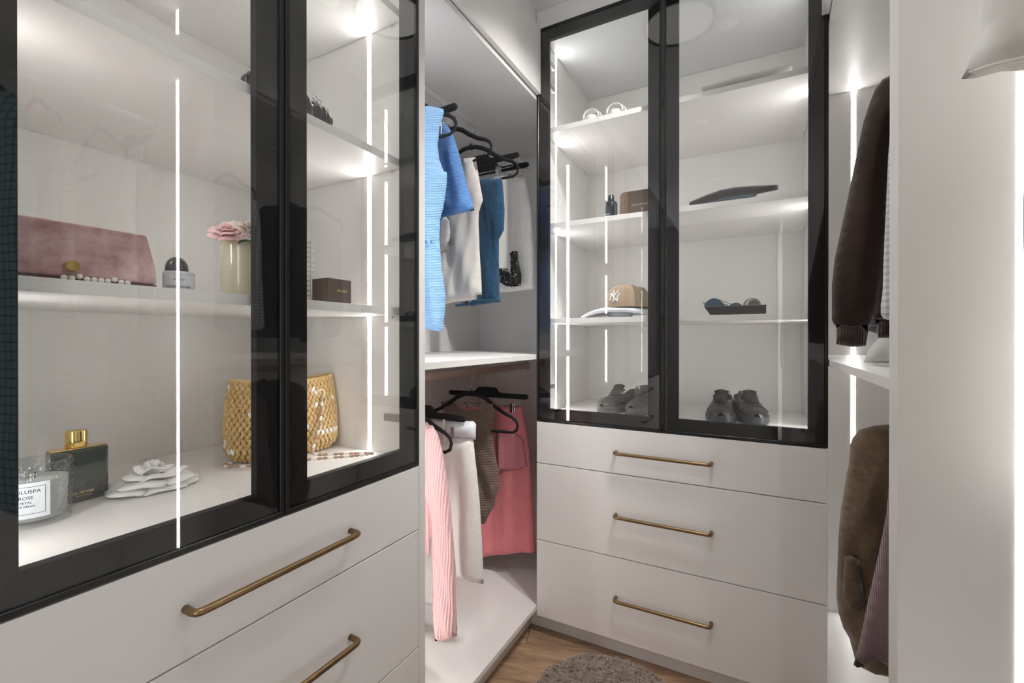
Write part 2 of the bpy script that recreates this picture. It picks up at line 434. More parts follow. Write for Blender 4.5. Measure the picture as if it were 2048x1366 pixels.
def glass_cabinet(label, origin, rot, W, doors, il, ir, depth, dl=T, dr=T, shelves=(0.824, 0.4495, 0.0765), hu=None, hl=0.314, led_v=0.095, fr=0.049, hinges_z=(), ledm=None, plinth_ext=0.0):
    """il / ir: inner faces of the two sides; built in its own frame: x across, y into the cabinet, z up from the floor"""
    t = thing('display_cabinet', label, 'cabinet', (origin[0], origin[1], 0), rot)
    H = lambda h: HC + h
    v0 = 0.0225
    box('side_panel', 0, il, v0, depth + T, 0.093, H(1.198), LAM, t)
    box('side_panel', ir, W, v0, depth + T, 0.093, H(1.198), LAM, t)
    box('back_panel', il + 0.0003, ir - 0.0003, depth, depth + 0.012, 0.10, H(1.1755), LAM, t, bevel=0)
    box('top_panel', il + 0.0003, ir - 0.0003, v0, depth - 0.0003, H(1.176), H(1.195), LAMI, t)
    box('cabinet_floor', il + 0.0003, ir - 0.0003, v0, depth - 0.0003, H(-0.322), H(-0.300), LAM, t)
    box('bottom_panel', il + 0.0003, ir - 0.0003, v0, depth - 0.0003, H(-1.082), H(-1.064), LAM, t)
    for z in shelves:
        s = box('shelf', il + 0.001, ir - 0.001, 0.036, depth - 0.001, H(z) - 0.019, H(z), LAM, t)
        for x in (il + 0.004, ir - 0.004):
            for y in (0.07, depth - 0.06): MB().lathe([(0.003, 0), (0.003, 0.006)], 8, (x, y, H(z) - 0.0262)).obj('shelf_pin', CHR, s)
    # light profiles let into both sides
    m = MB()
    zs = [H(1.1755)] + [x for z in shelves for x in (H(z) , H(z) - 0.0195)] + [H(-0.2995)]
    for k in range(0, len(zs), 2):
        a, b_ = zs[k], zs[k + 1]
        box('led_profile', il - 0.004, il + 0.00015, led_v, led_v + 0.013, b_ + 0.001, a - 0.001, ledm or LEDM, t, 0)
        box('led_profile', ir - 0.00015, ir + 0.004, led_v, led_v + 0.013, b_ + 0.001, a - 0.001, ledm or LEDM, t, 0)
    # centre stiles of the frames
    for k, (a, b_) in enumerate(doors):
        door(t, a, b_, H(-0.322), H(1.198), fr, hinge_right=(k == len(doors) - 1), hinges=[H(z) for z in hinges_z])
    a, b_ = doors[0][0], doors[-1][1]
    hu = (a + b_) / 2 if hu is None else hu
    for z0, z1, zh in ((-0.4845, -0.325, -0.4065), (-0.7835, -0.4875, -0.631), (-1.082, -0.7865, -0.927)):
        d = box('drawer', a + 0.0005, b_ - 0.0005, 0.0, 0.019, H(z0), H(z1), LAM, t, bevel=0.0012)
        box('drawer_box', a + 0.03, b_ - 0.03, 0.0195, depth - 0.06, H(z0) + 0.02, H(z1) - 0.02, EDGE, d, bevel=0)
        handle(d, hl, hu, H(zh))
    box('plinth', plinth_ext, W, 0.047, 0.065, 0.0005, 0.092, PLIN, t)
    return t
# left unit (faces the aisle, camera beside it)
left_cab = glass_cabinet('greige glass-door cabinet with perfume, pink box and straw bag, at left',
    (-0.754, 0.144), 90, 0.7605, [(0.0015, 0.3865), (0.389, 0.760)], 0.018, 0.7425, 0.575, led_v=0.146, hinges_z=(-0.2,))
back_cab = glass_cabinet('greige glass-door cabinet with shoes and a tan cap, on the back wall',
    (-0.754, 1.606), 0, 0.941, [(0.0005, 0.4725), (0.4750, 0.940)], 0.018, 0.9235, 0.562, led_v=0.146, plinth_ext=-0.0455, hinges_z=(0.985, 1.075, -0.19))
near_cab = glass_cabinet('greige glass-door cabinet standing empty, beside the camera and outside the view',
    (-0.754, -0.950), 90, 1.093, [(0.0015, 0.5455), (0.548, 1.0915)], 0.018, 1.075, 0.575, led_v=0.139, ledm=LEDM3)

def wardrobe(label, x_front, sgn, y0, y1, face_panel0, face_panel1, shelf, rails, box_z=(0.926, 0.944), flap=True, led0=False, led1=False, flap_y1=None, floor_z=-1.044):
    """open hanging unit built in world axes round its own base; sgn -1: extends towards -X"""
    xb = x_front + sgn * 0.575
    t = thing('open_wardrobe', label, 'wardrobe', (x_front, y0, 0))
    def bx(nm, xa, xb_, ya, yb, za, zb, mat=LAM, bevel=0.0008):
        return box(nm, xa - x_front, xb_ - x_front, ya - y0, yb - y0, za, zb, mat, t, bevel)
    H = lambda h: HC + h
    top = 1.198
    if face_panel0: bx('side_panel', x_front, xb, y0, y0 + face_panel0, 0.0005, H(top))
    if face_panel1: bx('side_panel', x_front, xb, y1 - face_panel1, y1, 0.0005, H(top))
    a, b_ = y0 + face_panel0 + 0.0003, y1 - face_panel1 - 0.0003
    bx('back_panel', xb, xb + sgn * 0.010, a, b_, 0.05, H(top), LAM, 0)
    if not face_panel1: bx('end_panel', x_front + sgn * 0.0005, xb, b_, b_ + 0.012, 0.05, H(top), LAM, 0)
    bx('bottom_panel', x_front, xb - sgn * 0.0003, a, b_, H(floor_z) - 0.018, H(floor_z))
    bx('plinth', x_front + sgn * 0.047, x_front + sgn * 0.065, a, min(b_, 1.66), 0.0005, H(floor_z) - 0.0185, PLIN)
    bx('top_shelf', x_front + sgn * 0.0005, xb - sgn * 0.0003, a, b_, H(box_z[0]), H(box_z[1]))
    bx('top_panel', x_front, xb - sgn * 0.0003, a, b_, H(top) - 0.018, H(top))
    if flap: bx('flap_door', x_front - sgn * 0.0185, x_front - sgn * 0.0003, a, (flap_y1 or b_) - 0.001, H(0.9445), H(top))
    if shelf: bx('shelf', x_front + sgn * 0.001, xb - sgn * 0.0003, a, b_, H(-0.083), H(-0.064))
    xr = (x_front + xb) / 2 - sgn * 0.005
    for hz, oval in rails:
        m = MB(); hh = 0.015 if oval else 0.0105; ww = 0.0075 if oval else 0.0105
        pts = [(xr - x_front + ww * math.cos(2 * PI * k / 16), H(hz) + hh * math.sin(2 * PI * k / 16)) for k in range(16)]
        m.extr(pts, 'y', a - y0 + 0.001, b_ - y0 - 0.001)
        r = m.obj('rail', ROSEG if oval else SILV, t, smooth=False, bevel=0)
        for ye in (a + 0.001, b_ - 0.012):
            m = MB(); pts = [(xr - x_front + (ww + 0.005) * math.cos(2 * PI * k / 16), H(hz) + (hh + 0.005) * math.sin(2 * PI * k / 16)) for k in range(16)]
            m.extr(pts, 'y', ye - y0, ye - y0 + 0.011); m.obj('rail_bracket', STEEL if oval else CHR, r, bevel=0.001)
    m = MB(); xl = x_front + sgn * 0.127 - x_front; w_ = 0.014
    for on, yy, s_ in ((led0, a, 1), (led1, b_, -1)):
        if not on: continue
        spans = [(H(box_z[0]), H(-0.0635)), (H(-0.0835), H(floor_z))] if shelf else [(H(box_z[0]), H(floor_z))]
        if not flap: spans.append((H(top) - 0.0185, H(box_z[1])))
        for za, zb in spans:
            box('led_profile', xl, xl + sgn * w_, yy - y0 - s_ * 0.004, yy - y0 + s_ * (0.0003 + 0.00015), zb + 0.001, za - 0.001, LEDM3 if (not shelf and led1 and s_ < 0) else LEDM2, t, 0)
    return t
lw = wardrobe('greige open corner wardrobe with two hanging rails, between the two glass cabinets', -0.754, -1, 0.9055, 2.1055, 0.0235, 0,
              True, [(0.882, False), (-0.142, True)], led0=True, flap_y1=1.606)
rw = wardrobe('greige open corner wardrobe with brown jackets, right of the back glass cabinet', 0.187, 1, 0.9045, 2.1055, 0.0185, 0,
              True, [(0.882, False), (-0.142, True)], led1=True, flap_y1=1.606)
nw = wardrobe('greige open wardrobe with a tall hanging bay, its side panel filling the right edge', 0.187, 1, 0.05, 0.9040, 0.018, 0.032,
              False, [(0.80, False)], box_z=(0.926, 1.012), flap=False, led0=True, led1=True)  # led0 strip is added, unseen, to brighten the mirrored clothes
# plain tall cupboards behind the camera
tc = thing('tall_cupboard', 'greige tall cupboard with two plain doors, behind the camera', 'cupboard', (0.187, -1.0, 0))
box('carcass', 0.02, 0.575, 0, 1.045, 0.05, HC + 1.198, LAM, tc)
for k in range(2):
    d = box('door', 0, 0.0185, k * 0.523 + 0.0015, k * 0.523 + 0.5215, 0.093, HC + 1.198, LAM, tc)
    MB().tube([(0, k * 0.523 + 0.47, 0.95), (-0.028, k * 0.523 + 0.47, 0.95), (-0.03, k * 0.523 + 0.47, 1.1), (-0.028, k * 0.523 + 0.47, 1.26), (0, k * 0.523 + 0.47, 1.26)], 0.006, 10).obj('handle', BRZ, d, smooth=True)

# ------------------------------------------------------------------ ceiling lamps
def lamp(x, y, label):
    t = thing('ceiling_lamp', label, 'ceiling lamp', (x, y, CZ), 0, 'round ceiling lamps')
    MB().lathe([(0.124, -0.0302), (0.1241, -0.0305)], 40).obj('diffuser', LAMPM, t)
    MB().lathe([(0.125, -0.0005), (0.137, -0.002), (0.137, -0.034), (0.132, -0.036), (0.1255, -0.034), (0.125, -0.004)], 40, caps=False).obj('ring', BLKG, t, smooth=True)
lamp(-0.27, 1.32, 'round ceiling lamp with a black ring, nearest the back cabinet')
for k, (x, y) in enumerate(DOWN):  # fixtures for the added ceiling lights
    t = thing('added_downlight', ('recessed white fill light, added out of view nearest the ceiling lamp', 'recessed white fill light, added out of view above the left cabinet doors', 'recessed white fill light, added out of view behind the camera')[k], 'added_downlight', (x, y, CZ))
    MB().lathe([(0.036, -0.0004), (0.045, -0.0006), (0.045, -0.004), (0.036, -0.004)], 32, caps=False).obj('bezel', WPLS, t)
    MB().lathe([(0.0355, -0.0035), (0.0355, -0.0005)], 32).obj('lens', LAMPM, t)

for k, ((x, y), tgt, pwr, cone) in enumerate(AIM):  # plates for the invented spots, out of view
    t = thing('added_spot', ('white ceiling spot added out of view to brighten the upper hanging rail', 'white ceiling spot added out of view to brighten the lower hanging rail')[k], 'added_spotlight', (x, y, CZ))
    MB().lathe([(0.0005, -0.0004), (0.03, -0.0004), (0.03, -0.006), (0.0005, -0.006)], 24, caps=False).obj('ceiling_plate', WPLS, t)
# ------------------------------------------------------------------ hangers
def hanger(kind, x, y, hrod, rot, label, drop=0.0, clips=(-0.12, 0.12), mat=None, group='black velvet hangers'):
    t = thing('clothes_hanger', label, 'hanger', (x, y, HC + hrod), rot, group)
    m = MB(); r = 0.017
    pts = [(r * math.cos(a), 0, r * math.sin(a) - 0.0005) for a in [R(200 - 22 * k) for k in range(11)]]
    pts += [(0.004, 0, -0.032), (0, 0, -0.045), (0, 0, -0.088 - drop)]
    m.tube(pts, 0.0016, 6); m.obj('hook', CHR, t, smooth=True)
    m = MB()
    if kind == 'shoulder':
        z = -drop
        arm = [(-0.01, 0, -0.088 + z), (0.03, 0, -0.092 + z), (0.07, 0, -0.108 + z), (0.11, 0, -0.137 + z), (0.15, 0, -0.160 + z), (0.185, 0, -0.174 + z), (0.205, 0, -0.188 + z), (0.213, 0, -0.205 + z), (0.207, 0, -0.226 + z), (0.19, 0, -0.236 + z), (0.1, 0, -0.238 + z), (-0.01, 0, -0.238 + z)]
        rr = [0.0095, 0.0095, 0.009, 0.0085, 0.008, 0.007, 0.0065, 0.006, 0.006, 0.0055, 0.005, 0.005]
        m.tube(arm, rr, 8, 0.55); m.tube([(-a, b, c) for a, b, c in arm], rr, 8, 0.55)
        m.tube([(0, 0, -0.098 + z), (0, 0, -0.080 + z), (0, 0, -0.072 + z)], [0.009, 0.005, 0.002], 8, 0.8)
        m.obj('hanger_body', VEL, t, smooth=True)
    else:
        z = -0.108 - drop
        poly = [(-0.19, z - 0.011), (0.19, z - 0.011), (0.197, z - 0.006), (0.2, z), (0.197, z + 0.007), (0.19, z + 0.011), (0.075, z + 0.011), (0.058, z + 0.016), (0.048, z + 0.030), (0.036, z + 0.034), (-0.036, z + 0.034), (-0.048, z + 0.030), (-0.058, z + 0.016), (-0.075, z + 0.011), (-0.19, z + 0.011), (-0.197, z + 0.007), (-0.2, z), (-0.197, z - 0.006)]
        m.extr(poly, 'y', -0.006, 0.006); m.obj('hanger_body', VEL, t, bevel=0.003)
        w = MB(); w.tube([(-0.17, 0, z - 0.009), (-0.17, 0, z - 0.042), (0.17, 0, z - 0.042), (0.17, 0, z - 0.009)], 0.0013, 6); w.obj('clip_wire', CHR, t)
        for cx in clips:
            c = MB().box(cx - 0.007, cx + 0.007, -0.011, -0.007, z - 0.070, z - 0.030).box(cx - 0.007, cx + 0.007, 0.007, 0.011, z - 0.070, z - 0.030).box(cx - 0.007, cx + 0.007, -0.007, 0.007, z - 0.046, z - 0.040)
            c.obj('clip', CHR, t, bevel=0.001)
    return t
def garment(name, label, cat, x, y, rot=0, group=None):
    return thing(name, label, cat, (x, y, HC), rot, group)
OUT = {
    'vest':[(0.037,0.782),(0.104,0.755),(0.171,0.727),(0.173,0.715),(0.155,0.673),(0.147,0.619),(0.155,0.569),(0.173,0.529),(0.186,0.524),(0.186,0.5),(0.18,0.462),(0.171,0.42),(0.157,0.377),(0.155,0.314),(0.165,0.217),(0.178,0.137),(0.176,0.081),(0.168,0.021),(0.135,0.023),(0.1,0.029),(0.037,0.035)],
    'tee':[(0.035,0.766),(0.108,0.741),(0.131,0.714),(0.152,0.681),(0.172,0.627),(0.192,0.557),(0.212,0.487),(0.226,0.453),(0.234,0.419),(0.202,0.416),(0.152,0.416),(0.106,0.41),(0.035,0.41)],
    'beige':[(0.076,0.674),(0.132,0.671),(0.136,0.64),(0.147,0.583),(0.162,0.507),(0.145,0.464),(0.143,0.418),(0.147,0.325),(0.158,0.158),(0.138,0.159),(0.138,0.143),(0.053,0.138),(-0.006,0.131),(-0.029,0.136),(-0.039,0.225),(-0.044,0.342),(-0.049,0.479),(-0.005,0.531),(0.053,0.58),(0.069,0.634)],
    'denim':[(0.058,0.653),(0.165,0.629),(0.17,0.583),(0.176,0.503),(0.174,0.425),(0.151,0.388),(0.149,0.309),(0.154,0.23),(0.156,0.142),(0.053,0.134),(0.024,0.129),(0.004,0.132),(-0.058,0.13),(-0.061,0.142),(0.017,0.154),(0.041,0.175),(0.041,0.318),(0.029,0.421),(0.024,0.503),(0.036,0.563)],
    'lace':[(0.14,0.351),(0.151,0.36),(0.177,0.358),(0.179,0.317),(0.195,0.255),(0.191,0.215),(0.154,0.211),(0.123,0.217),(0.082,0.242),(0.082,0.294),(0.128,0.29),(0.142,0.269),(0.144,0.299)],
    'whiteskirt':[(0.067,0.706),(0.116,0.702),(0.189,0.674),(0.203,0.603),(0.219,0.516),(0.228,0.369),(0.226,0.203),(0.141,0.201),(0.067,0.211),(0.029,0.387),(0.047,0.604)],
    'sweater':[(0.08,-0.285),(0.14,-0.267),(0.172,-0.269),(0.193,-0.297),(0.21,-0.349),(0.227,-0.43),(0.239,-0.504),(0.25,-0.608),(0.258,-0.726),(0.261,-0.887),(0.217,-0.919),(0.179,-0.93),(0.171,-0.81),(0.167,-0.656),(0.164,-0.533),(0.15,-0.504),(0.14,-0.503),(0.08,-0.516)],
    'wskirt':[(0.045,-0.3),(0.219,-0.275),(0.229,-0.285),(0.227,-0.336),(0.221,-0.343),(0.232,-0.438),(0.244,-0.552),(0.252,-0.666),(0.258,-0.81),(0.158,-0.842),(0.018,-0.937),(-0.051,-0.961),(-0.05,-0.368),(0.018,-0.326)],
    'browntop':[(-0.164,-0.281),(-0.114,-0.262),(-0.101,-0.272),(-0.067,-0.297),(-0.029,-0.307),(0.009,-0.304),(0.046,-0.287),(0.07,-0.25),(0.118,-0.262),(0.106,-0.334),(0.099,-0.395),(0.104,-0.456),(0.125,-0.534),(0.127,-0.605),(0.106,-0.68),(0.075,-0.736),(0.058,-0.77),(-0.004,-0.782),(-0.106,-0.781),(-0.124,-0.612),(-0.119,-0.482),(-0.138,-0.376)],
    'pinkskirt':[(-0.156,-0.304),(-0.076,-0.309),(0.014,-0.308),(0.114,-0.29),(0.156,-0.283),(0.169,-0.36),(0.185,-0.491),(0.196,-0.623),(0.204,-0.754),(0.215,-0.903),(0.147,-0.928),(0.059,-0.959),(-0.015,-0.987),(-0.076,-1.0),(-0.11,-0.722),(-0.133,-0.5),(-0.149,-0.344)],
    'sleeve':[(-0.176,0.591),(-0.213,0.589),(-0.229,0.583),(-0.242,0.564),(-0.251,0.538),(-0.263,0.495),(-0.272,0.445),(-0.28,0.401),(-0.293,0.321),(-0.307,0.241),(-0.317,0.184),(-0.322,0.125),(-0.322,0.043),(-0.317,0.031),(-0.283,0.024),(-0.252,0.03),(-0.241,0.064),(-0.231,0.131),(-0.224,0.221),(-0.22,0.367),(-0.215,0.479),(-0.176,0.492)],
    'cuff':[(-0.314,0.036),(-0.283,0.03),(-0.254,0.034),(-0.254,0.013),(-0.258,-0.018),(-0.283,-0.021),(-0.314,-0.014)],
    'jbody':[(-0.145,0.602),(-0.203,0.589),(-0.217,0.327),(-0.224,0.138),(-0.228,0.09),(-0.231,0.046),(-0.224,0.0),(-0.144,0.002)],
    'plaid':[(-0.203,0.411),(-0.251,0.422),(-0.255,0.345),(-0.258,0.249),(-0.261,0.152),(-0.262,0.094),(-0.265,0.064),(-0.265,0.045),(-0.261,0.038),(-0.248,0.033),(-0.202,0.034)],
    'wcloth':[(-0.219,0.045),(-0.172,0.045),(-0.124,-0.049),(-0.216,-0.049),(-0.238,-0.048),(-0.226,-0.024),(-0.213,0.0)],
    'olive':[(-0.158,-0.186),(-0.211,-0.193),(-0.241,-0.199),(-0.269,-0.212),(-0.282,-0.231),(-0.287,-0.249),(-0.29,-0.296),(-0.294,-0.314),(-0.298,-0.35),(-0.304,-0.403),(-0.309,-0.475),(-0.312,-0.57),(-0.312,-0.611),(-0.308,-0.645),(-0.299,-0.678),(-0.287,-0.699),(-0.285,-0.709),(-0.276,-0.746),(-0.263,-0.759),(-0.24,-0.763),(-0.21,-0.767),(-0.157,-0.752)],
    'mauve':[(-0.197,-0.234),(-0.244,-0.245),(-0.247,-0.28),(-0.253,-0.351),(-0.265,-0.433),(-0.277,-0.506),(-0.289,-0.58),(-0.296,-0.617),(-0.305,-0.661),(-0.299,-0.665),(-0.287,-0.66),(-0.273,-0.64),(-0.261,-0.643),(-0.243,-0.65),(-0.196,-0.636)],
    'blouse':[(-0.255,0.429),(-0.258,0.375),(-0.261,0.343),(-0.268,0.317),(-0.272,0.301),(-0.276,0.292),(-0.265,0.289),(-0.245,0.29),(-0.218,0.287),(-0.168,0.277),(-0.104,0.264),(-0.104,0.416),(-0.251,0.538)],
    'blackcap':[(-0.132,0.459),(-0.134,0.475),(-0.084,0.488),(-0.037,0.498),(0.008,0.498),(0.081,0.488),(0.13,0.48),(0.13,0.463),(0.081,0.457),(0.023,0.459),(-0.037,0.458),(-0.1,0.455)],
    'wfold':[(-0.166,0.862),(-0.104,0.874),(-0.04,0.884),(0.021,0.879),(0.088,0.869),(0.099,0.855),(0.102,0.826),(0.021,0.842),(-0.072,0.854),(-0.129,0.849)],
    'whitehat':[(-0.173,0.096),(-0.162,0.102),(-0.116,0.11),(-0.066,0.118),(-0.045,0.121),(0.001,0.118),(0.057,0.103),(0.12,0.094),(0.121,0.076),(0.075,0.081),(0.001,0.086),(-0.046,0.091),(-0.116,0.091),(-0.15,0.088),(-0.156,0.078),(-0.168,0.082)],
}
XR = -1.0465; XL = 0.4795
# fabrics
F_vest = fabric('light_blue_knit', (0.29, 0.52, 0.84), 'knit', 62, (0.19, 0.38, 0.72), bump=0.8, dist=0.002)
F_tee = fabric('mid_blue_knit', (0.105, 0.255, 0.56), 'knit', 70, (0.06, 0.16, 0.40), bump=0.8, dist=0.002)
F_teer = fabric('mid_blue_ribbing', (0.11, 0.27, 0.58), 'rib', 45, (0.05, 0.13, 0.34), bump=1.0, dist=0.002)
F_beige = fabric('pale_beige_cotton', (0.62, 0.59, 0.55), 'plain', 40, (0.57, 0.54, 0.50), bump=0.2)
F_denim = fabric('blue_denim', (0.020, 0.078, 0.155), 'denim', 90, (0.010, 0.042, 0.09), bump=0.3)
F_stitch = plain('denim_stitching', (0.16, 0.30, 0.40), 0.8)
F_pinkk = fabric('pink_rib_knit', (0.88, 0.58, 0.58), 'rib', 42, (0.74, 0.40, 0.41), bump=0.8, dist=0.002)
F_pink = fabric('coral_pink_crepe', (0.80, 0.27, 0.295), 'plain', 25, (0.74, 0.235, 0.26), bump=0.12, sheen=0.2)
F_pinkp = fabric('mauve_pink_pocket', (0.66, 0.245, 0.28), 'plain', 25, (0.60, 0.22, 0.255), bump=0.1)
F_brown = fabric('taupe_rib_knit', (0.25, 0.175, 0.150), 'rib', 48, (0.13, 0.085, 0.07), bump=1.0, dist=0.002, horiz=True)
F_suede = fabric('dark_brown_suede', (0.036, 0.020, 0.014), 'plain', 18, (0.020, 0.011, 0.008), bump=0.35, dist=0.002, sheen=0.15)
F_cuff = fabric('brown_ribbing', (0.040, 0.024, 0.019), 'rib', 60, (0.02, 0.012, 0.01), bump=0.8)
F_plaid = fabric('grey_plaid_shirting', (0.66, 0.67, 0.68), 'plaid', 24, (0.34, 0.35, 0.36), bump=0.2, thr=0.62)
F_olive = fabric('olive_brown_linen', (0.165, 0.115, 0.070), 'plain', 70, (0.115, 0.078, 0.046), bump=0.4)
F_mauve = fabric('mauve_corduroy', (0.20, 0.125, 0.135), 'rib', 110, (0.13, 0.08, 0.09), bump=0.5)
F_teal = fabric('teal_tweed', (0.20, 0.36, 0.46), 'grid', 13, (0.02, 0.06, 0.09), bump=0.9, dist=0.003, thr=0.90)
F_cream = fabric('cream_tweed', (0.80, 0.76, 0.69), 'grid', 14, (0.42, 0.37, 0.31), bump=0.9, dist=0.003, thr=0.93)
F_white = fabric('white_satin', (0.83, 0.82, 0.80), 'plain', 12, (0.80, 0.79, 0.77), rough=0.45, bump=0.05, sheen=0.1)
F_floral = fabric('white_floral', (0.82, 0.81, 0.79), 'plain', 28, (0.32, 0.31, 0.30), bump=0.05)
F_blazer = fabric('charcoal_check', (0.06, 0.06, 0.065), 'plaid', 14, (0.22, 0.22, 0.23), bump=0.2, thr=0.9)
LACE = lace_mat()

# --- upper rail of the left corner wardrobe, front to back
hanger('shoulder', XR, 1.165, 0.882, 4, 'black velvet hanger inside the light blue knitted vest', group=None)
g = garment('knitted_vest', 'light blue knitted sleeveless vest hanging first on the upper rail', 'vest', XR, 1.17)
v = [(0.0, 0.70), (0.060, 0.745), (0.104, 0.757)] + OUT['vest'][2:]
v = v[:-1] + [(-0.10, 0.027), (-0.172, 0.020), (-0.17, 0.30), (-0.182, 0.45), (-0.186, 0.52), (-0.155, 0.57), (-0.15, 0.67), (-0.172, 0.72), (-0.104, 0.757), (-0.06, 0.745)]
cloth('vest_body', v, F_vest, g, 0.024, [(0.006, 0.09, 0, 0.1)], seed=1)
band = MB()
for k in range(16): band.lathe([(0.003, -0.006), (0.0045, 0), (0.003, 0.006)], 6, (-0.145 + k * 0.0193, -0.0285, 0.304))
band.obj('eyelet_trim', F_teer, g)
hanger('clip', XR, 1.215, 0.882, -3, 'black velvet clip hanger behind the light blue vest, its bar end highest in view', drop=0.028, group=None)
g = garment('knitted_tee', 'mid blue knitted short sleeved top behind the light blue vest', 'top', XR, 1.25)
tee = [(-0.05, 0.70), (0.05, 0.70), (0.108, 0.735)] + OUT['tee'][2:-1] + [(0.10, 0.395), (0.09, 0.20), (-0.09, 0.20), (-0.10, 0.395), (-0.23, 0.42), (-0.19, 0.56), (-0.108, 0.735)]
cloth('tee_body', tee, F_tee, g, 0.020, [(0.006, 0.06, 0, 0.2)], seed=2)
cloth('rib_hem', [(0.104, 0.409), (0.235, 0.417), (0.228, 0.442), (0.106, 0.434)], F_teer, g, 0.0215, seed=2, jitter=0)
hanger('shoulder', XR, 1.43, 0.882, -8, 'black velvet hanger carrying the pale beige cargo trousers', drop=-0.01, group=None)
g = garment('cargo_trousers', 'pale beige cargo trousers folded over a hanger, between blue top and jeans', 'trousers', XR, 1.42)
cloth('trouser_leg', OUT['beige'], F_beige, g, 0.018, [(0.007, 0.11, 1, 0.3), (0.004, 0.05, 0, -0.2)], seed=3)
cloth('cargo_pocket', [(-0.03, 0.33), (0.025, 0.335), (0.035, 0.445), (-0.005, 0.47), (-0.03, 0.45)], F_beige, g, 0.006, y=-0.022, seed=4)
box('tab', 0.0345, 0.039, -0.030, -0.022, 0.352, 0.372, plain('grey_tab', (0.12, 0.12, 0.12), 0.7), g)
hanger('shoulder', XR, 1.585, 0.882, 6, 'black velvet hanger carrying the blue jeans, arched over them', group=None)
g = garment('denim_jeans', 'dark blue denim jeans folded over a hanger, left of the white skirt', 'jeans', XR, 1.56)
cloth('jeans_leg', OUT['denim'], F_denim, g, 0.014, [(0.006, 0.12, 0, 0.4), (0.003, 0.04, 1, 0)], seed=5)
m = MB(); m.tube([(0.043, -0.018, 0.435), (0.063, -0.018, 0.43), (0.066, -0.019, 0.36), (0.060, -0.018, 0.25)], 0.0011, 5)
m.tube([(0.047, -0.018, 0.43), (0.050, -0.018, 0.33), (0.048, -0.018, 0.27)], 0.0009, 5)
for k in range(14): m.tube([(0.048 + k * 0.0078, -0.0155, 0.152), (0.053 + k * 0.0078, -0.0155, 0.1525)], 0.0009, 4)
m.obj('stitching', F_stitch, g)
cloth('hem_cuff', [(0.046, 0.134), (0.156, 0.142), (0.155, 0.158), (0.046, 0.150)], F_denim, g, 0.0155, seed=5, jitter=0)
hanger('clip', XR, 1.645, 0.882, -2, 'black velvet clip hanger between the jeans and the white skirt', drop=0.030, clips=(-0.1, 0.1), group=None)
g = garment('lace_slip', 'black lace camisole showing at the foot of the white skirt', 'camisole', XR, 1.66)
cloth('lace_hem', [(u * 1.03, z) for u, z in OUT['lace']], LACE, g, 0.003, [(0.004, 0.03, 0, 0)], res=0.008, seed=6, jitter=0.002)
hanger('clip', XR, 1.72, 0.882, 2, 'black velvet clip hanger of the white skirt, last on the upper rail', drop=0.040, clips=(0.02, 0.115), group=None)
g = garment('white_skirt', 'white cotton skirt clipped to the last hanger of the upper rail', 'skirt', XR, 1.72)
cloth('skirt_body', [(-0.12, 0.70)] + OUT['whiteskirt'][:7] + [(0.06, 0.197), (-0.17, 0.197), (-0.16, 0.5)], WCL, g, 0.014, [(0.008, 0.10, 0, 0), (0.003, 0.04, 1, 0)], seed=7)

# --- lower rail of the left corner wardrobe
g = garment('pink_sweater', 'pale pink ribbed sweater with a long sleeve, first on the lower rail', 'sweater', XR, 1.115)
sw = OUT['sweater']
cloth('sleeve', [(0.10, -0.285)] + sw[1:16] + [(0.13, -0.49), (0.10, -0.44)], F_pinkk, g, 0.022, [(0.006, 0.05, 0, 0.35), (0.002, 0.02, 0, 0.1)], seed=8)
cloth('sweater_body', [(-0.16, -0.27), (0.0, -0.255), (0.135, -0.265), (0.15, -0.40), (0.135, -0.58), (0.125, -0.70), (-0.15, -0.70), (-0.17, -0.45)], F_pinkk, g, 0.020, [(0.006, 0.08, 0, 0.2)], y=0.045, seed=9)
cloth('cuff', [(0.1785, -0.895), (0.262, -0.860), (0.2615, -0.889), (0.217, -0.921), (0.1785, -0.931)], F_pinkk, g, 0.0235, seed=8, jitter=0.0)
hanger('shoulder', XR, 1.155, -0.142, 0, 'black velvet hanger inside the pale pink sweater', drop=-0.02, group=None)
hanger('clip', XR, 1.27, -0.142, -4, 'black velvet clip hanger of the white pencil skirt, on the lower rail', drop=0.02, clips=(-0.10, 0.148), group=None)
g = garment('white_pencil_skirt', 'white pencil skirt between the pink sweater and the taupe top', 'skirt', XR, 1.27)
ws = OUT['wskirt']
cloth('skirt_body', [(-0.14, -0.335), (0.218, -0.335)] + ws[5:9] + [(0.158, -0.815), (0.018, -0.84), (-0.19, -0.85), (-0.18, -0.55)], WCL, g, 0.020, [(0.009, 0.13, 0.5, 0)], seed=10)
cloth('waistband', [(-0.145, -0.300), (0.219, -0.277), (0.229, -0.286), (0.227, -0.338), (0.0, -0.342), (-0.145, -0.345)], fabric('pale_grey_waistband', (0.72, 0.75, 0.80), 'plain', 30, (0.68, 0.71, 0.76), bump=0.1), g, 0.0225, seed=10, jitter=0.002)
cloth('belt_loop', [(0.112, -0.275), (0.124, -0.275), (0.124, -0.352), (0.112, -0.352)], WCL, g, 0.004, y=-0.027, seed=10, jitter=0.0, res=0.006)
cloth('lining', [(-0.16, -0.8), (0.12, -0.8), (0.12, -0.93), (-0.16, -0.95)], WCL, g, 0.008, y=-0.005, seed=10)
hanger('shoulder', XR, 1.59, -0.142, 3, 'black velvet hanger inside the taupe knitted top', drop=0.0, group=None)
g = garment('knitted_tank', 'taupe brown ribbed sleeveless top between white and pink skirts', 'top', XR, 1.60)
cloth('top_body', OUT['browntop'], F_brown, g, 0.020, [(0.008, 0.09, 0, 0.5), (0.004, 0.05, 2, -0.6)], seed=11)
hanger('clip', XR, 1.715, -0.142, 2, 'black velvet clip hanger of the coral pink skirt, last on the lower rail', clips=(-0.11, 0.125), group=None)
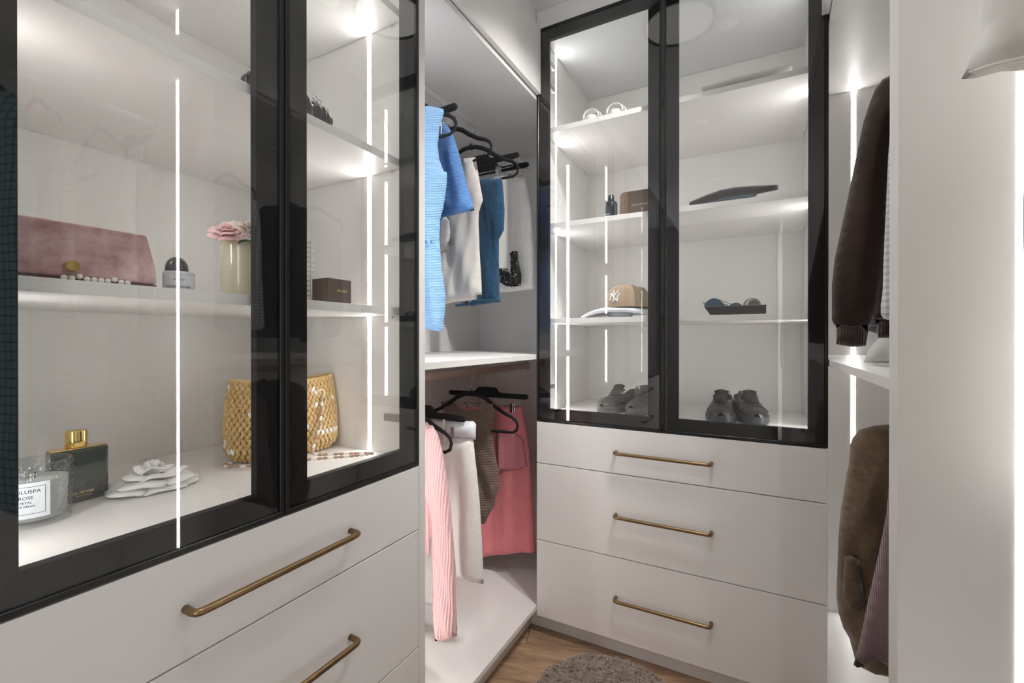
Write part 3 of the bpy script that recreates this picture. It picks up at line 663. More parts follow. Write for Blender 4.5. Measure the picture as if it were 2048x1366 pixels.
g = garment('pink_skirt', 'coral pink A-line skirt, last on the lower rail beside the back cabinet', 'skirt', XR, 1.725, 12)
ps = [(-0.19, -0.31), (-0.076, -0.309), (0.014, -0.308), (0.114, -0.296), (0.152, -0.292), (0.172, -0.37), (0.19, -0.50), (0.202, -0.63), (0.211, -0.76), (0.219, -0.925), (0.147, -0.936), (0.059, -0.955), (-0.02, -0.975), (-0.10, -0.985), (-0.25, -0.97), (-0.24, -0.7), (-0.21, -0.45)]
cloth('skirt_body', ps, F_pink, g, 0.018, [(0.010, 0.12, 0.3, 0), (0.003, 0.05, 0, 0)], seed=12)
cloth('pocket', [(0.045, -0.40), (0.10, -0.395), (0.165, -0.43), (0.185, -0.55), (0.145, -0.565), (0.05, -0.585)], F_pinkp, g, 0.003, y=-0.0235, seed=12, jitter=0.001)

# --- right corner wardrobe
g = garment('suede_jacket', 'dark brown suede bomber jacket hanging high in the right corner wardrobe', 'jacket', XL, 1.30)
cloth('sleeve', [(-0.12, 0.62)] + OUT['sleeve'][1:19] + [(-0.213, 0.40), (-0.20, 0.47), (-0.12, 0.5)], F_suede, g, 0.040, [(0.008, 0.16, 0, 0.25)], seed=13)
cloth('cuff', OUT['cuff'], F_cuff, g, 0.028, seed=13, jitter=0.001)
cloth('jacket_body', [(0.24, 0.55), (0.10, 0.64), (-0.145, 0.602)] + OUT['jbody'][1:6] + [(-0.20, 0.045), (0.20, 0.045), (0.25, 0.3)], F_suede, g, 0.045, [(0.008, 0.12, 0, 0)], y=0.07, seed=14)
cloth('waistband', [(-0.229, 0.045), (-0.222, 0.0), (0.2, 0.0), (0.2, 0.045)], F_cuff, g, 0.040, y=0.07, seed=14, jitter=0.001)
hanger('shoulder', XL, 1.37, 0.882, 0, 'black velvet hanger inside the dark brown suede jacket', drop=0.17, group=None)
g = garment('plaid_shirt', 'pale grey plaid shirt hanging in front of the brown suede jacket', 'shirt', XL, 1.12)
cloth('shirt_body', [(0.18, 0.60), (0.06, 0.66), (-0.06, 0.66), (-0.20, 0.58), (-0.24, 0.50)] + OUT['plaid'][1:10] + [(0.24, 0.034), (0.25, 0.45)], F_plaid, g, 0.022, [(0.006, 0.09, 0, 0.1)], seed=15)
hanger('shoulder', XL, 1.125, 0.882, 0, 'black velvet hanger inside the pale grey plaid shirt', drop=0.10, group=None)
g = garment('white_scarf', 'white satin cloth draping onto the shelf below the suede jacket', 'cloth', XL, 1.44)
cloth('drape', [(-0.215, 0.10), (-0.05, 0.10), (-0.04, -0.0625), (-0.216, -0.0625), (-0.238, -0.062), (-0.230, -0.03), (-0.208, 0.0)], F_white, g, 0.022, [(0.010, 0.08, 0, 0.6)], seed=16, jitter=0.008)
g = garment('linen_shirt', 'olive brown linen shirt hanging low in the right corner wardrobe', 'shirt', XL, 1.30)
ol = OUT['olive']
cloth('shirt_body', [(0.22, -0.26), (0.08, -0.20), (-0.12, -0.185)] + ol[1:20] + [(-0.15, -0.765), (0.2, -0.78), (0.24, -0.5)], F_olive, g, 0.030, [(0.010, 0.09, 0, 0.3), (0.005, 0.045, 1, -0.3)], seed=17, jitter=0.01)
cloth('pocket', [(-0.301, -0.50), (-0.275, -0.49), (-0.262, -0.60), (-0.285, -0.63), (-0.304, -0.59)], F_olive, g, 0.004, y=-0.026, seed=17)
cloth('hem', [(-0.262, -0.758), (-0.21, -0.770), (-0.10, -0.80), (0.15, -0.80), (0.15, -0.755), (-0.21, -0.745)], F_olive, g, 0.012, y=0.045, seed=18)
hanger('shoulder', XL, 1.30, -0.142, 0, 'black velvet hanger inside the olive brown linen shirt', group=None, drop=-0.03)
g = garment('mauve_shirt', 'mauve corduroy shirt hanging in front of the olive brown shirt', 'shirt', XL, 1.14)
ma = OUT['mauve']
cloth('shirt_body', [(0.20, -0.27), (0.05, -0.21), (-0.10, -0.205), (-0.197, -0.225)] + ma[1:14] + [(-0.12, -0.655), (0.2, -0.66), (0.23, -0.45)], F_mauve, g, 0.022, [(0.008, 0.07, 0, 0.1)], seed=19)
hanger('shoulder', XL, 1.135, -0.142, 0, 'black velvet hanger inside the mauve corduroy shirt', group=None, drop=-0.03)
# in the far bay, mostly seen mirrored in the glass
g = garment('check_blazer', 'charcoal check blazer behind the suede jacket, mirrored in the left glass', 'blazer', XL, 1.56)
cloth('blazer_body', [(0.22, 0.54), (0.06, 0.60), (-0.06, 0.60), (-0.17, 0.545), (-0.205, 0.40), (-0.21, 0.02), (-0.16, -0.0), (0.22, 0.0), (0.27, 0.4)], F_blazer, g, 0.035, [(0.008, 0.1, 0, 0.1)], seed=20)
hanger('shoulder', XL, 1.56, 0.882, 0, 'black velvet hanger inside the charcoal check blazer', group=None, drop=0.13)

# --- near bay on the right
NH = 0.80
g = garment('white_blouse', 'white satin blouse with a flared sleeve, at the top right edge', 'blouse', XL, 0.69)
cloth('sleeve', [(-0.06, 0.66), (-0.16, 0.62), (-0.225, 0.55)] + OUT['blouse'][0:11] + [(-0.09, 0.30)], F_white, g, 0.020, [(0.009, 0.06, 0, 0.4)], seed=21, jitter=0.003)
m = MB(); m.tube([(-0.274, -0.012, 0.292), (-0.262, -0.022, 0.290), (-0.235, -0.024, 0.2895), (-0.205, -0.022, 0.284)], [0.0008, 0.002, 0.003, 0.001], 6); m.obj('sleeve_hem', F_white, g, smooth=True)
cloth('blouse_body', [(0.18, 0.62), (0.05, 0.67), (-0.06, 0.66), (-0.17, 0.60), (-0.16, 0.2), (-0.17, 0.02), (0.2, 0.02), (0.2, 0.4)], F_white, g, 0.018, [(0.008, 0.08, 0, 0)], y=0.045, seed=22)
hanger('shoulder', XL, 0.70, NH, 0, 'black velvet hanger inside the white satin blouse', group=None)
g = garment('tweed_jacket', 'teal tweed jacket mirrored in the black frame at the left edge', 'jacket', XL, 0.46)
tw = [(0.18, 0.67), (0.06, 0.72), (-0.06, 0.72), (-0.18, 0.68), (-0.24, 0.60), (-0.275, 0.40), (-0.28, 0.0), (-0.275, -0.486), (-0.1, -0.50), (0.22, -0.49), (0.25, 0.1), (0.25, 0.55)]
cloth('jacket_body', tw, F_teal, g, 0.026, [(0.006, 0.14, 0, 0)], seed=23)
hanger('shoulder', XL, 0.46, NH, 0, 'black velvet hanger inside the teal tweed jacket', group=None, drop=-0.03)
g = garment('tweed_dress', 'cream tweed dress mirrored in the left glass beside the teal jacket', 'dress', XL, 0.545)
cloth('dress_body', [(u, z * 0.82 + 0.11) for u, z in tw], F_cream, g, 0.022, [(0.006, 0.12, 0, 0)], seed=24)
hanger('shoulder', XL, 0.545, NH, 0, 'black velvet hanger inside the cream tweed dress', group=None, drop=-0.03)
g = garment('floral_dress', 'white floral satin dress mirrored in the left glass beside the bright line', 'dress', XL, 0.79)
cloth('dress_body', [(0.12, 0.55), (0.0, 0.52), (-0.11, 0.62), (-0.135, 0.62), (-0.178, 0.45), (-0.160, 0.25), (-0.172, 0.0), (-0.182, -0.22), (-0.05, -0.24), (0.15, -0.22), (0.14, 0.3)], F_floral, g, 0.014, [(0.012, 0.07, 0, 0.1)], seed=25)
hanger('clip', XL, 0.79, NH, 0, 'black velvet clip hanger above the white floral dress', group=None).scale = (0.85, 1, 1)

# ------------------------------------------------------------------ small things
def text_wrap(name, body, size, mat, parent, r, z, a0=-90.0, bold=0.0, squash=1.0):
    """text bent round a vertical cylinder of radius r, centred on angle a0"""
    o = text(name, body, size, mat, parent, Matrix.Identity(4), bold)
    for v in o.data.vertices:
        a = R(a0) + v.co.x * squash / r; rr = r + 0.0003 + v.co.z
        v.co = (rr * math.cos(a), rr * math.sin(a), z + v.co.y)
    return o
def rose(name, label, cat, loc, size, mat, layers, rotz=0, tilt=0, group=None, thick=0.0005, flat=1.0):
    t = thing(name, label, cat, loc, rotz, group); t.rotation_euler.x = R(tilt)
    rnd = random.Random(hash(label) % 1000 if False else len(label))
    for li, (n, rb, rt, h, spread, curl, z0) in enumerate(layers):
        for k in range(n):
            a = 2 * PI * k / n + li * 0.9 + rnd.uniform(-.15, .15); kk = rnd.uniform(0.9, 1.12)
            def fn(u, v, a=a, kk=kk):
                uu = 2 * u - 1; wd = 0.55 + 0.45 * math.sin(PI * min(1, v * 0.7 + 0.15))
                ph = a + uu * spread * wd
                r_ = rb + (rt - rb) * (v ** 1.3) * kk + curl * (v ** 5) * (1 - 0.3 * uu * uu) + 0.06 * rt * math.sin(uu * 3 + a * 3) * v
                z = z0 + h * kk * math.sin(v * PI * 0.5) * (1 - 0.22 * uu * uu) - abs(curl) * 0.5 * v ** 6 + 0.05 * h * math.sin(5 * uu + a * 5) * v
                return (r_ * size * math.cos(ph), r_ * size * math.sin(ph) * flat, z * size)
            o = MB().grid(fn, 9, 7).obj('petal', mat, t, smooth=True)
            s = o.modifiers.new('thick', 'SOLIDIFY'); s.thickness = thick; s.offset = 0
    return t
H = lambda h: HC + h
LV = H(0.0765) + 0.0006; LT = H(0.4495) + 0.0006; LTT = H(0.824) + 0.0006; LF = H(-0.300) + 0.0006

# --- left cabinet, middle shelf
PV = fabric('rose_marbled_velvet', (0.36, 0.18, 0.19), 'plain', 20, (0.72, 0.52, 0.52), rough=0.6, bump=0.1, sheen=0.6)
g = thing('jewellery_box', 'dusty pink velvet box with a gold knob on the middle shelf of the left cabinet', 'box', (-0.822, 0.245, LV), 90)
MB().extr([(-0.125, 0.0065), (0.1175, 0.0065), (0.1165, 0.030), (0.104, 0.080), (-0.112, 0.080), (-0.124, 0.030)], 'y', 0, 0.13).obj('box_body', PV, g, bevel=0.003)
box('box_base', -0.124, 0.117, 0.001, 0.13, 0, 0.0062, plain('dark_plum_board', (0.10, 0.04, 0.04), 0.7), g)
m = MB(); kp = []
for k in range(24): rr = 0.0075 if k % 2 else 0.0064; kp.append((0.014 + rr * math.cos(2 * PI * k / 24), 0.020 + rr * math.sin(2 * PI * k / 24)))
m.extr(kp, 'y', -0.015, -0.0005); m.obj('knob', GOLD, g)
g = thing('pearl_necklace', 'string of white pearls lying in front of the pink velvet box', 'necklace', (-0.8165, 0.262, LV), 0)
PRL = plain('pearl', (0.88, 0.86, 0.83), 0.2, var=0.02, coat=0.5)
p0 = MB().lathe([(0.0001, -0.0038), (0.0022, -0.0031), (0.0036, -0.0013), (0.0036, 0.0013), (0.0022, 0.0031), (0.0001, 0.0038)], 12).obj('pearl', PRL, g, smooth=True)
for k in range(10):
    o = p0 if k == 0 else p0.copy()
    if k: C.objects.link(o); o.parent = g
    o.location = (0.0008 * math.sin(k * 0.55) + 0.001, k * 0.0078 - 0.01, 0.0042 + (0.003 if k % 5 == 2 else 0))
BLKP = plain('black_cap_plastic', (0.012, 0.014, 0.014), 0.12, var=0.1)
def bottle_glass(): return MATS.get('clear_glass') or thin_glass('clear_glass', (0.93, 0.95, 0.95), 0.03)
g = thing('perfume_bottle', 'round clear perfume bottle with black dome cap beside the pink box', 'perfume bottle', (-0.872, 0.4165, LV), 64.5)
MB().lathe([(0.0005, 0.0), (0.0222, 0.0), (0.0228, 0.001), (0.0228, 0.033), (0.021, 0.0355), (0.0005, 0.0358)], 32, caps=False).obj('bottle_body', plain('pale_perfume_glass', (0.62, 0.65, 0.68), 0.08, var=0.02, coat=0.6), g, smooth=True)
lb = MB().grid(lambda u, v: (0.0231 * math.cos(R(-165 + 150 * u)), 0.0231 * math.sin(R(-165 + 150 * u)), 0.0015 + 0.0275 * v), 20, 2).obj('label', plain('pale_blue_paper', (0.70, 0.75, 0.80), 0.6, var=0.02), g)
text_wrap('lettering', 'BYREDO', 0.0038, PRINT, lb, 0.0233, 0.021)
text_wrap('lettering', 'GYPSY WATER', 0.0052, PRINT, lb, 0.0233, 0.0085)
MB().lathe([(0.0165, 0.0360)] + [(0.0168 * math.cos(R(a)), 0.0400 + 0.0215 * math.sin(R(a))) for a in range(0, 90, 10)] + [(0.0004, 0.0615)], 32, (-0.003, 0, 0)).obj('cap', BLKP, g, smooth=True)
g = thing('flower_pot', 'cream glazed pot holding pink and ivory roses on the middle shelf', 'pot', (-0.885, 0.538, LV))
MB().lathe([(0.030, 0.0), (0.036, 0.003), (0.0390, 0.012), (0.0405, 0.05), (0.0412, 0.100), (0.0412, 0.1065), (0.0395, 0.1068), (0.0388, 0.100), (0.037, 0.02), (0.001, 0.015)], 40, caps=False).obj('pot_body', plain('cream_glaze', (0.66, 0.62, 0.46), 0.15, var=0.03, coat=0.7), g, smooth=True)
MB().lathe([(0.0005, 0.088), (0.0375, 0.088), (0.0375, 0.093), (0.0005, 0.096)], 24, caps=False).obj('moss', plain('dark_foliage', (0.05, 0.08, 0.035), 0.8), g)
RL = [(5, 0.06, 0.20, 0.62, 0.75, 0.02, 0.1), (5, 0.12, 0.42, 0.62, 0.72, 0.08, 0.06), (6, 0.18, 0.66, 0.56, 0.68, 0.14, 0.0), (6, 0.22, 0.88, 0.42, 0.62, 0.20, -0.05)]
PINKP = fabric('pink_petal', (0.86, 0.62, 0.62), 'plain', 60, (0.78, 0.47, 0.49), rough=0.6, bump=0.05)
IVP = fabric('ivory_petal', (0.86, 0.80, 0.70), 'plain', 40, (0.82, 0.66, 0.58), rough=0.6, bump=0.05)
rose('rose', 'pink rose at the left of the cream pot', 'rose', (-0.872, 0.499, LV + 0.114), 0.031, PINKP, RL, 0, 0).rotation_euler = (R(25), R(30), 0)
rose('rose', 'ivory rose at the right of the cream pot', 'rose', (-0.838, 0.519, LV + 0.116), 0.033, IVP, RL, 0, 0).rotation_euler = (R(-5), R(38), 0)
rose('rose', 'small pink rose showing above the ivory rose', 'rose', (-0.892, 0.528, LV + 0.130), 0.024, PINKP, RL, 0, 0).rotation_euler = (0, R(10), 0)
LEAF = plain('rose_leaf', (0.07, 0.12, 0.05), 0.5, var=0.2)
for k, (dx, dy) in enumerate(((0.028, -0.030), (0.034, -0.014), (0.036, 0.006))):
    lf = MB().grid(lambda u, v: ((u - .5) * 0.016 * math.sin(PI * min(1, v + .02)), v * 0.03, 0.006 * math.sin(v * PI) - 0.004 * abs(u - .5)), 5, 6).obj('leaf', LEAF, g, smooth=True)
    lf.location = (dx, dy, 0.1005); lf.rotation_euler = (R(5), 0, R(-70 + k * 25))
WOV = fabric('white_woven_strips', (0.62, 0.60, 0.55), 'knit', 30, (0.48, 0.46, 0.41), bump=0.6)
g = thing('woven_clutch', 'white woven clutch standing upright behind the small brown box', 'clutch', (-0.872, 0.6125, LV), 90)
box('clutch_body', -0.0375, 0.070, 0, 0.022, 0.0, 0.142, WOV, g, bevel=0.004)
m = MB()
for i in range(9):
    for j in range(13):
        x = -0.033 + i * 0.0124; z = 0.008 + j * 0.0106
        m.box(x, x + 0.0085, -0.0022, 0.0, z, z + 0.006)
m.obj('woven_strips', plain('white_strip', (0.82, 0.81, 0.77), 0.5), g, bevel=0.0008)['kind'] = 'stuff'
g = thing('gift_box', 'small taupe cube box with gold lettering at the shelf end, left cabinet', 'box', (-0.7965, 0.6925, LV), 90)
TAU = plain('taupe_card', (0.135, 0.095, 0.078), 0.5, var=0.05, nscale=200)
box('box_body', -0.031, 0.0315, 0, 0.050, 0, 0.050, TAU, g, bevel=0.001)
box('lid_edge', -0.0312, 0.0317, -0.0003, 0.0503, 0.0502, 0.0512, plain('white_card_edge', (0.85, 0.84, 0.82), 0.6), g, bevel=0)
text('lettering', 'BVLGARI', 0.0068, PRINTG, g, face_m((0.006, -0.0004, 0.025), (1, 0, 0), (0, 0, 1)), 0.0001)

# --- left cabinet, upper shelf: black clutch with metal clasp
g = thing('evening_clutch', 'black glossy ruched evening clutch with silver clasp on the upper left shelf', 'clutch', (-0.824, 0.603, LT), 90)
def ruch(u, v):
    a = 2 * PI * u; b_ = (v - 0.5) * PI; c = math.cos(b_) ** 0.6 if math.cos(b_) > 0 else 0
    x = 0.098 * math.sin(b_); rr = 0.034 * c * (1 + 0.10 * math.sin(b_ * 26) + 0.10 * math.sin(a * 3 + b_ * 9))
    return (x, rr * math.cos(a) * 0.75 + 0.012, max(0.0, 0.026 + rr * math.sin(a) * 0.9))
MB().grid(ruch, 28, 60, wrap=True).obj('clutch_body', BLKG, g, smooth=True)
m = MB().tube([(0.088 * math.sin(R(a)), 0.012, 0.058 * math.cos(R(a * 0.9)) ** 0.7 + 0.0 if abs(a) < 90 else 0.01) for a in range(-80, 81, 8)], 0.0018, 6); m.obj('clasp_frame', CHR, g, smooth=True)
for x, z in ((0.052, 0.060), (0.062, 0.057), (0.082, 0.047)):
    m = MB().tube([(x + 0.0052 * math.cos(R(a)), 0.004, z + 0.0052 * math.sin(R(a))) for a in range(0, 360, 30)], 0.0016, 6, closed=True); m.obj('clasp_ring', CHR, g, smooth=True)

# --- left cabinet floor
g = thing('scented_candle', 'candle in embossed clear glass with pale label, at the bottom left corner', 'candle', (-1.040, 0.285, LF), 73)
gp = lambda r0, z: r0
def emb(u, v):
    a = 2 * PI * u; z = 0.098 * v; r0 = 0.0425 + 0.003 * v + 0.0016 * (max(0, math.sin(a * 20 + (0 if int(v * 9) % 2 else PI))) * max(0, math.sin(v * 9 * PI) if int(v * 9) % 2 == 0 else -math.sin(v * 9 * PI)))
    return (r0 * math.cos(a), r0 * math.sin(a), z)
MB().grid(emb, 160, 46, wrap=True).obj('glass_outer', thin_glass('embossed_glass', (0.86, 0.88, 0.89), 0.08), g, smooth=True)
MB().lathe([(0.0455, 0.098), (0.0452, 0.0992), (0.0425, 0.0992), (0.0415, 0.09), (0.0395, 0.012), (0.001, 0.008)], 40, caps=False).obj('glass_inner', bottle_glass(), g, smooth=True)
MB().lathe([(0.0005, 0.010), (0.0385, 0.010), (0.0402, 0.070), (0.0005, 0.0705)], 32, caps=False).obj('wax', plain('white_wax', (0.80, 0.80, 0.78), 0.4, var=0.02), g, smooth=True)
MB().tube([(0, 0, 0.070), (0.001, 0, 0.080)], 0.0008, 6).obj('wick', BLKG, g)
LBL = plain('pale_label_paper', (0.74, 0.79, 0.83), 0.6, var=0.02)
lb = MB().grid(lambda u, v: (0.0472 * math.cos(R(-133 + 66 * u)), 0.0472 * math.sin(R(-133 + 66 * u)), 0.018 + 0.055 * v), 20, 2).obj('label', LBL, g)
m = MB()
rb = 0.0475
def arcp(a0, a1, z0, z1, n=14): return [(rb * math.cos(R(a0 + (a1 - a0) * k / n)), rb * math.sin(R(a0 + (a1 - a0) * k / n)), z0 + (z1 - z0) * k / n) for k in range(n + 1)]
m.tube(arcp(-126, -74, 0.067, 0.067), 0.0003, 4); m.tube(arcp(-126, -74, 0.025, 0.025), 0.0003, 4); m.tube(arcp(-74, -74, 0.025, 0.067), 0.0003, 4); m.tube(arcp(-126, -126, 0.025, 0.067), 0.0003, 4)
m.obj('label_border', PRINT, lb)
text_wrap('lettering', 'VOLUSPA', 0.0078, PRINT, lb, rb, 0.0595, -100)
text_wrap('lettering', 'ROSE', 0.0070, PRINT, lb, rb, 0.050, -100)
text_wrap('lettering', 'PETAL', 0.0050, PRINT, lb, rb, 0.043, -100)
text_wrap('lettering', 'ICE CREAM', 0.0040, PRINT, lb, rb, 0.037, -100)
g = thing('perfume_bottle', 'flat dark green bottle with a gold cap behind the candle', 'perfume bottle', (-1.089, 0.3595, LF), 90)
DG = plain('dark_green_glass', (0.020, 0.032, 0.026), 0.06, var=0.2, nscale=10, coat=0.8)
MB().box(-0.0405, 0.0405, 0, 0.030, 0.0, 0.0965).obj('bottle_body', DG, g, bevel=0.004, seg=3)
MB().box(-0.0400, 0.0400, 0.0005, 0.0295, 0.0967, 0.0985).obj('shoulder_plate', GOLD, g, bevel=0.0008)
MB().lathe([(0.0145, 0.0987), (0.0155, 0.1005), (0.0155, 0.128), (0.0140, 0.1300), (0.0005, 0.1302)], 28, (-0.002, 0.015, 0), ay=0.85).obj('cap', GOLD, g, smooth=True, bevel=0.0008)
text('lettering', 'JN.SU.REVERIE', 0.0058, PRINTG, g, face_m((0.0, -0.0006, 0.0165), (1, 0, 0), (0, 0, 1)), 0.00012)
text('lettering', 'EAU DE PARFUM', 0.0032, PRINTG, g, face_m((0.003, -0.0006, 0.0105), (1, 0, 0), (0, 0, 1)))
rose('ceramic_rose', 'white ceramic rose ornament lying on the cabinet floor beside the green bottle', 'ornament', (-1.072, 0.466, LF), 0.062, WPLS,
     [(3, 0.03, 0.16, 0.72, 1.15, 0.04, 0.10), (4, 0.08, 0.38, 0.68, 1.0, 0.14, 0.06), (5, 0.14, 0.62, 0.56, 0.9, 0.22, 0.03), (5, 0.2, 0.86, 0.38, 0.86, 0.28, 0.02), (6, 0.2, 1.04, 0.20, 0.68, 0.22, 0.015)], 20, 0, thick=0.0022)

# straw bag: rows of single stitches round a lining
STR = fabric('straw_yarn', (0.66, 0.46, 0.20), 'plain', 120, (0.52, 0.34, 0.13), bump=0.4, rough=0.8)
STW = plain('white_yarn', (0.86, 0.85, 0.83), 0.7)
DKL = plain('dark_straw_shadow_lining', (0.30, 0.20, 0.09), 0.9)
g = thing('straw_bag', 'crocheted straw bag flecked with white, on the floor of the left cabinet', 'bag', (-1.082, 0.762, LF), 77)
def bag(u, v, off=0.0):
    a = 2 * PI * u
    L = 0.130 + 0.008 * math.sin(v * PI) - 0.006 * v; W = (0.070 - 0.040 * v) * (0.8 + 0.2 * min(1, v * 5))
    k = min(1.0, 0.86 + 1.3 * v) if v < 0.12 else 1.0
    ca_, sa_ = math.cos(a), math.sin(a)
    x = (L * k + off) * math.copysign(abs(ca_) ** 0.62, ca_); y = (W * k + off) * math.copysign(abs(sa_) ** 0.75, sa_)
    z = 0.004 + 0.186 * v + 0.010 * v * (x / 0.12) ** 2 - 0.004 * v
    return Vector((x, y, z))
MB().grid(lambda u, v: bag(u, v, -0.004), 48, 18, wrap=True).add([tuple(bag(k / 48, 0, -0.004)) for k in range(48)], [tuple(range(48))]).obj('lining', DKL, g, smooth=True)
m1, m2 = MB(), MB()
rb_ = random.Random(3)
def blob(mb, c, tx, tz, nrm, a, b_, t):
    vs = []
    for q in range(3):
        zz = (-0.8, 0.0, 0.8)[q]; rr = (0.6, 1.0, 0.6)[q]
        for k in range(6):
            an = 2 * PI * k / 6
            vs.append(c + tx * (rr * a * math.cos(an)) + tz * (zz * b_) + nrm * (rr * t * math.sin(an)))
    vs += [c - tz * b_, c + tz * b_]
    fs = [(k, (k + 1) % 6, 6 + (k + 1) % 6, 6 + k) for k in range(6)] + [(6 + k, 6 + (k + 1) % 6, 12 + (k + 1) % 6, 12 + k) for k in range(6)]
    fs += [(18, (k + 1) % 6, k) for k in range(6)] + [(19, 12 + k, 12 + (k + 1) % 6) for k in range(6)]
    mb.add(vs, fs)
NR, NC = 18, 50
for j in range(NR):
    # equal steps along the perimeter
    ring = [bag(k / 256, (j + 0.5) / NR) for k in range(257)]
    cum = [0]
    for k in range(256): cum.append(cum[-1] + (ring[k + 1] - ring[k]).length)
    for i in range(NC):
        s = cum[-1] * (i + 0.5 * (j % 2)) / NC; k = 0
        while cum[k + 1] < s and k < 255: k += 1
        c = ring[k].lerp(ring[k + 1], (s - cum[k]) / max(1e-9, cum[k + 1] - cum[k])); tx = (ring[k + 1] - ring[k]).normalized()
        tz = Vector((0, 0, 1)); nrm = tx.cross(tz); sl = (0.5 if j % 2 else -0.5)
        tz2 = (tz + tx * sl).normalized(); tx2 = tz2.cross(nrm).normalized()
        white = rb_.random() < (0.22 if abs((i * 0.4 + j) % 9 - 4.5) < 1.2 else 0.015)
        blob(m2 if white else m1, c + nrm * 0.0005, tx2, tz2, nrm, 0.0062, 0.0088, 0.0046)
m1.obj('stitches', STR, g, smooth=True)['kind'] = 'stuff'; m2.obj('white_stitches', STW, g, smooth=True)['kind'] = 'stuff'
rim = [tuple(bag(k / 64, 1.0)) for k in range(64)]
MB().tube(rim, 0.0048, 8, closed=True).obj('rim_braid', STR, g, smooth=True)
EY = (0.078, -0.034, 0.150)
MB().tube([(EY[0] + 0.0105 * math.cos(R(a)), EY[1] - 0.004, EY[2] + 0.0115 * math.sin(R(a))) for a in range(0, 360, 24)], 0.0028, 8, closed=True).obj('eyelet', plain('pale_gold', (0.85, 0.74, 0.55), 0.3, 0.4), g, smooth=True)
# chain strap: links alternately straw and white
path = [(0.078, -0.044, 0.143), (0.074, -0.054, 0.11), (0.062, -0.066, 0.07), (0.046, -0.078, 0.035), (0.030, -0.088, 0.012), (0.03, -0.105, 0.007), (0.05, -0.125, 0.007), (0.09, -0.155, 0.007), (0.125, -0.185, 0.007),
        (0.138, -0.200, 0.007), (0.128, -0.206, 0.008), (0.10, -0.196, 0.008), (0.05, -0.170, 0.008), (0.0, -0.140, 0.008), (-0.06, -0.115, 0.007), (-0.12, -0.085, 0.007), (-0.150, -0.060, 0.007), (-0.155, -0.040, 0.007), (-0.12, -0.02, 0.006)]
P = [Vector(p) for p in path]; fine = []
for a, b_ in zip(P[:-1], P[1:]):
    k = max(2, int((b_ - a).length / 0.004))
    for q in range(k): fine.append(a.lerp(b_, q / k))
lk0 = {}
acc = 0; last = fine[0]; idx = 0
for i in range(1, len(fine)):
    acc += (fine[i] - fine[i - 1]).length
    if acc >= 0.0088:
        acc = 0; t_ = (fine[i] - last).normalized(); mid = (fine[i] + last) / 2; last = fine[i]
        kind = 'w' if idx % 3 == 1 else 's'
        if kind not in lk0:
            m = MB(); blob(m, Vector((0, 0, 0)), Vector((1, 0, 0)), Vector((0, 0, 1)), Vector((0, 1, 0)), 0.0042, 0.0072, 0.0042)
            o = m.obj('chain_link', STW if kind == 'w' else fabric('tan_cord', (0.50, 0.34, 0.24), 'plain', 100, (0.36, 0.23, 0.15), bump=0.3), g, smooth=True); lk0[kind] = o
        else:
            o = lk0[kind].copy(); C.objects.link(o); o.parent = g
        o.location = mid; o.rotation_euler = t_.to_track_quat('Z', 'Y').to_euler(); idx += 1

# --- back cabinet, top shelf
def slide(x, y, label, rz):
    t = thing('slide_sandal', label, 'sandal', (x, 1.6445, LTT), rz, None)
    def out(k):
        a = 2 * PI * k / 36; yy = math.cos(a); return (0.038 * math.sin(a) * (1 + 0.05 * yy), 0.120 - 0.120 * math.copysign(abs(yy) ** 0.8, yy))
    MB().extr([out(k) for k in range(36)], 'z', 0, 0.018).obj('sole', WPLS, t, bevel=0.004)
    for a0, w_ in ((0.010, 0.020), (0.034, 0.022)):
        m = MB().grid(lambda u, v: ((0.028 + 0.25 * a0) * math.cos(PI * u), a0 + w_ * v, 0.010 + (0.030 + 0.2 * a0) * math.sin(PI * u) ** 0.8 + 0.004 * v), 17, 3)
        o = m.obj('strap', WPLS, t, smooth=True); s = o.modifiers.new('thick', 'SOLIDIFY'); s.thickness = 0.003
    return t
slide(-0.552, 1.675, 'left white slide sandal on the top shelf of the back cabinet', 2)
slide(-0.462, 1.665, 'right white slide sandal on the top shelf of the back cabinet', -2)
g = thing('folded_shirt', 'white folded garment lying on the top shelf of the back cabinet', 'shirt', (-0.03, 1.74, LTT))
def slab_cloth(parent, x0, x1, y0, y1, zt, mat, nm, z0=0.0, seed=0, taper=0.0, layers=1):
    for q in range(layers):
        zz = z0 + zt * q / layers; th = zt / layers * 0.92
        def fn(u, v):
            a = 2 * PI * u; ca_, sa_ = math.cos(a), math.sin(a)
            X = (x0 + x1) / 2 + (x1 - x0) / 2 * (2 * v - 1)
            hh = th * (0.35 + 0.65 * math.sin(PI * min(1, max(0, v * 0.9 + 0.05))) ** 0.6) * (1 - taper * (1 - v))
            Y = (y0 + y1) / 2 + (y1 - y0) / 2 * math.copysign(abs(ca_) ** 0.35, ca_) + 0.004 * noise.noise((X * 12, q, seed))
            Z = zz + hh * (0.5 + 0.5 * math.copysign(abs(sa_) ** 0.8, sa_)) + (0.003 * noise.noise((X * 14, Y * 14, seed + q)) if sa_ > 0 else 0)
            return (X, Y, max(z0, Z))
        mb = MB().grid(fn, 32, 26, wrap=True)
        mb.f.append(tuple(range(32))); mb.f.append(tuple(25 * 32 + k for k in range(32)))
        mb.obj(nm, mat, parent, smooth=True)
slab_cloth(g, -0.135, 0.130, -0.07, 0.16, 0.052, WCL, 'fold', seed=3, taper=0.45, layers=2)

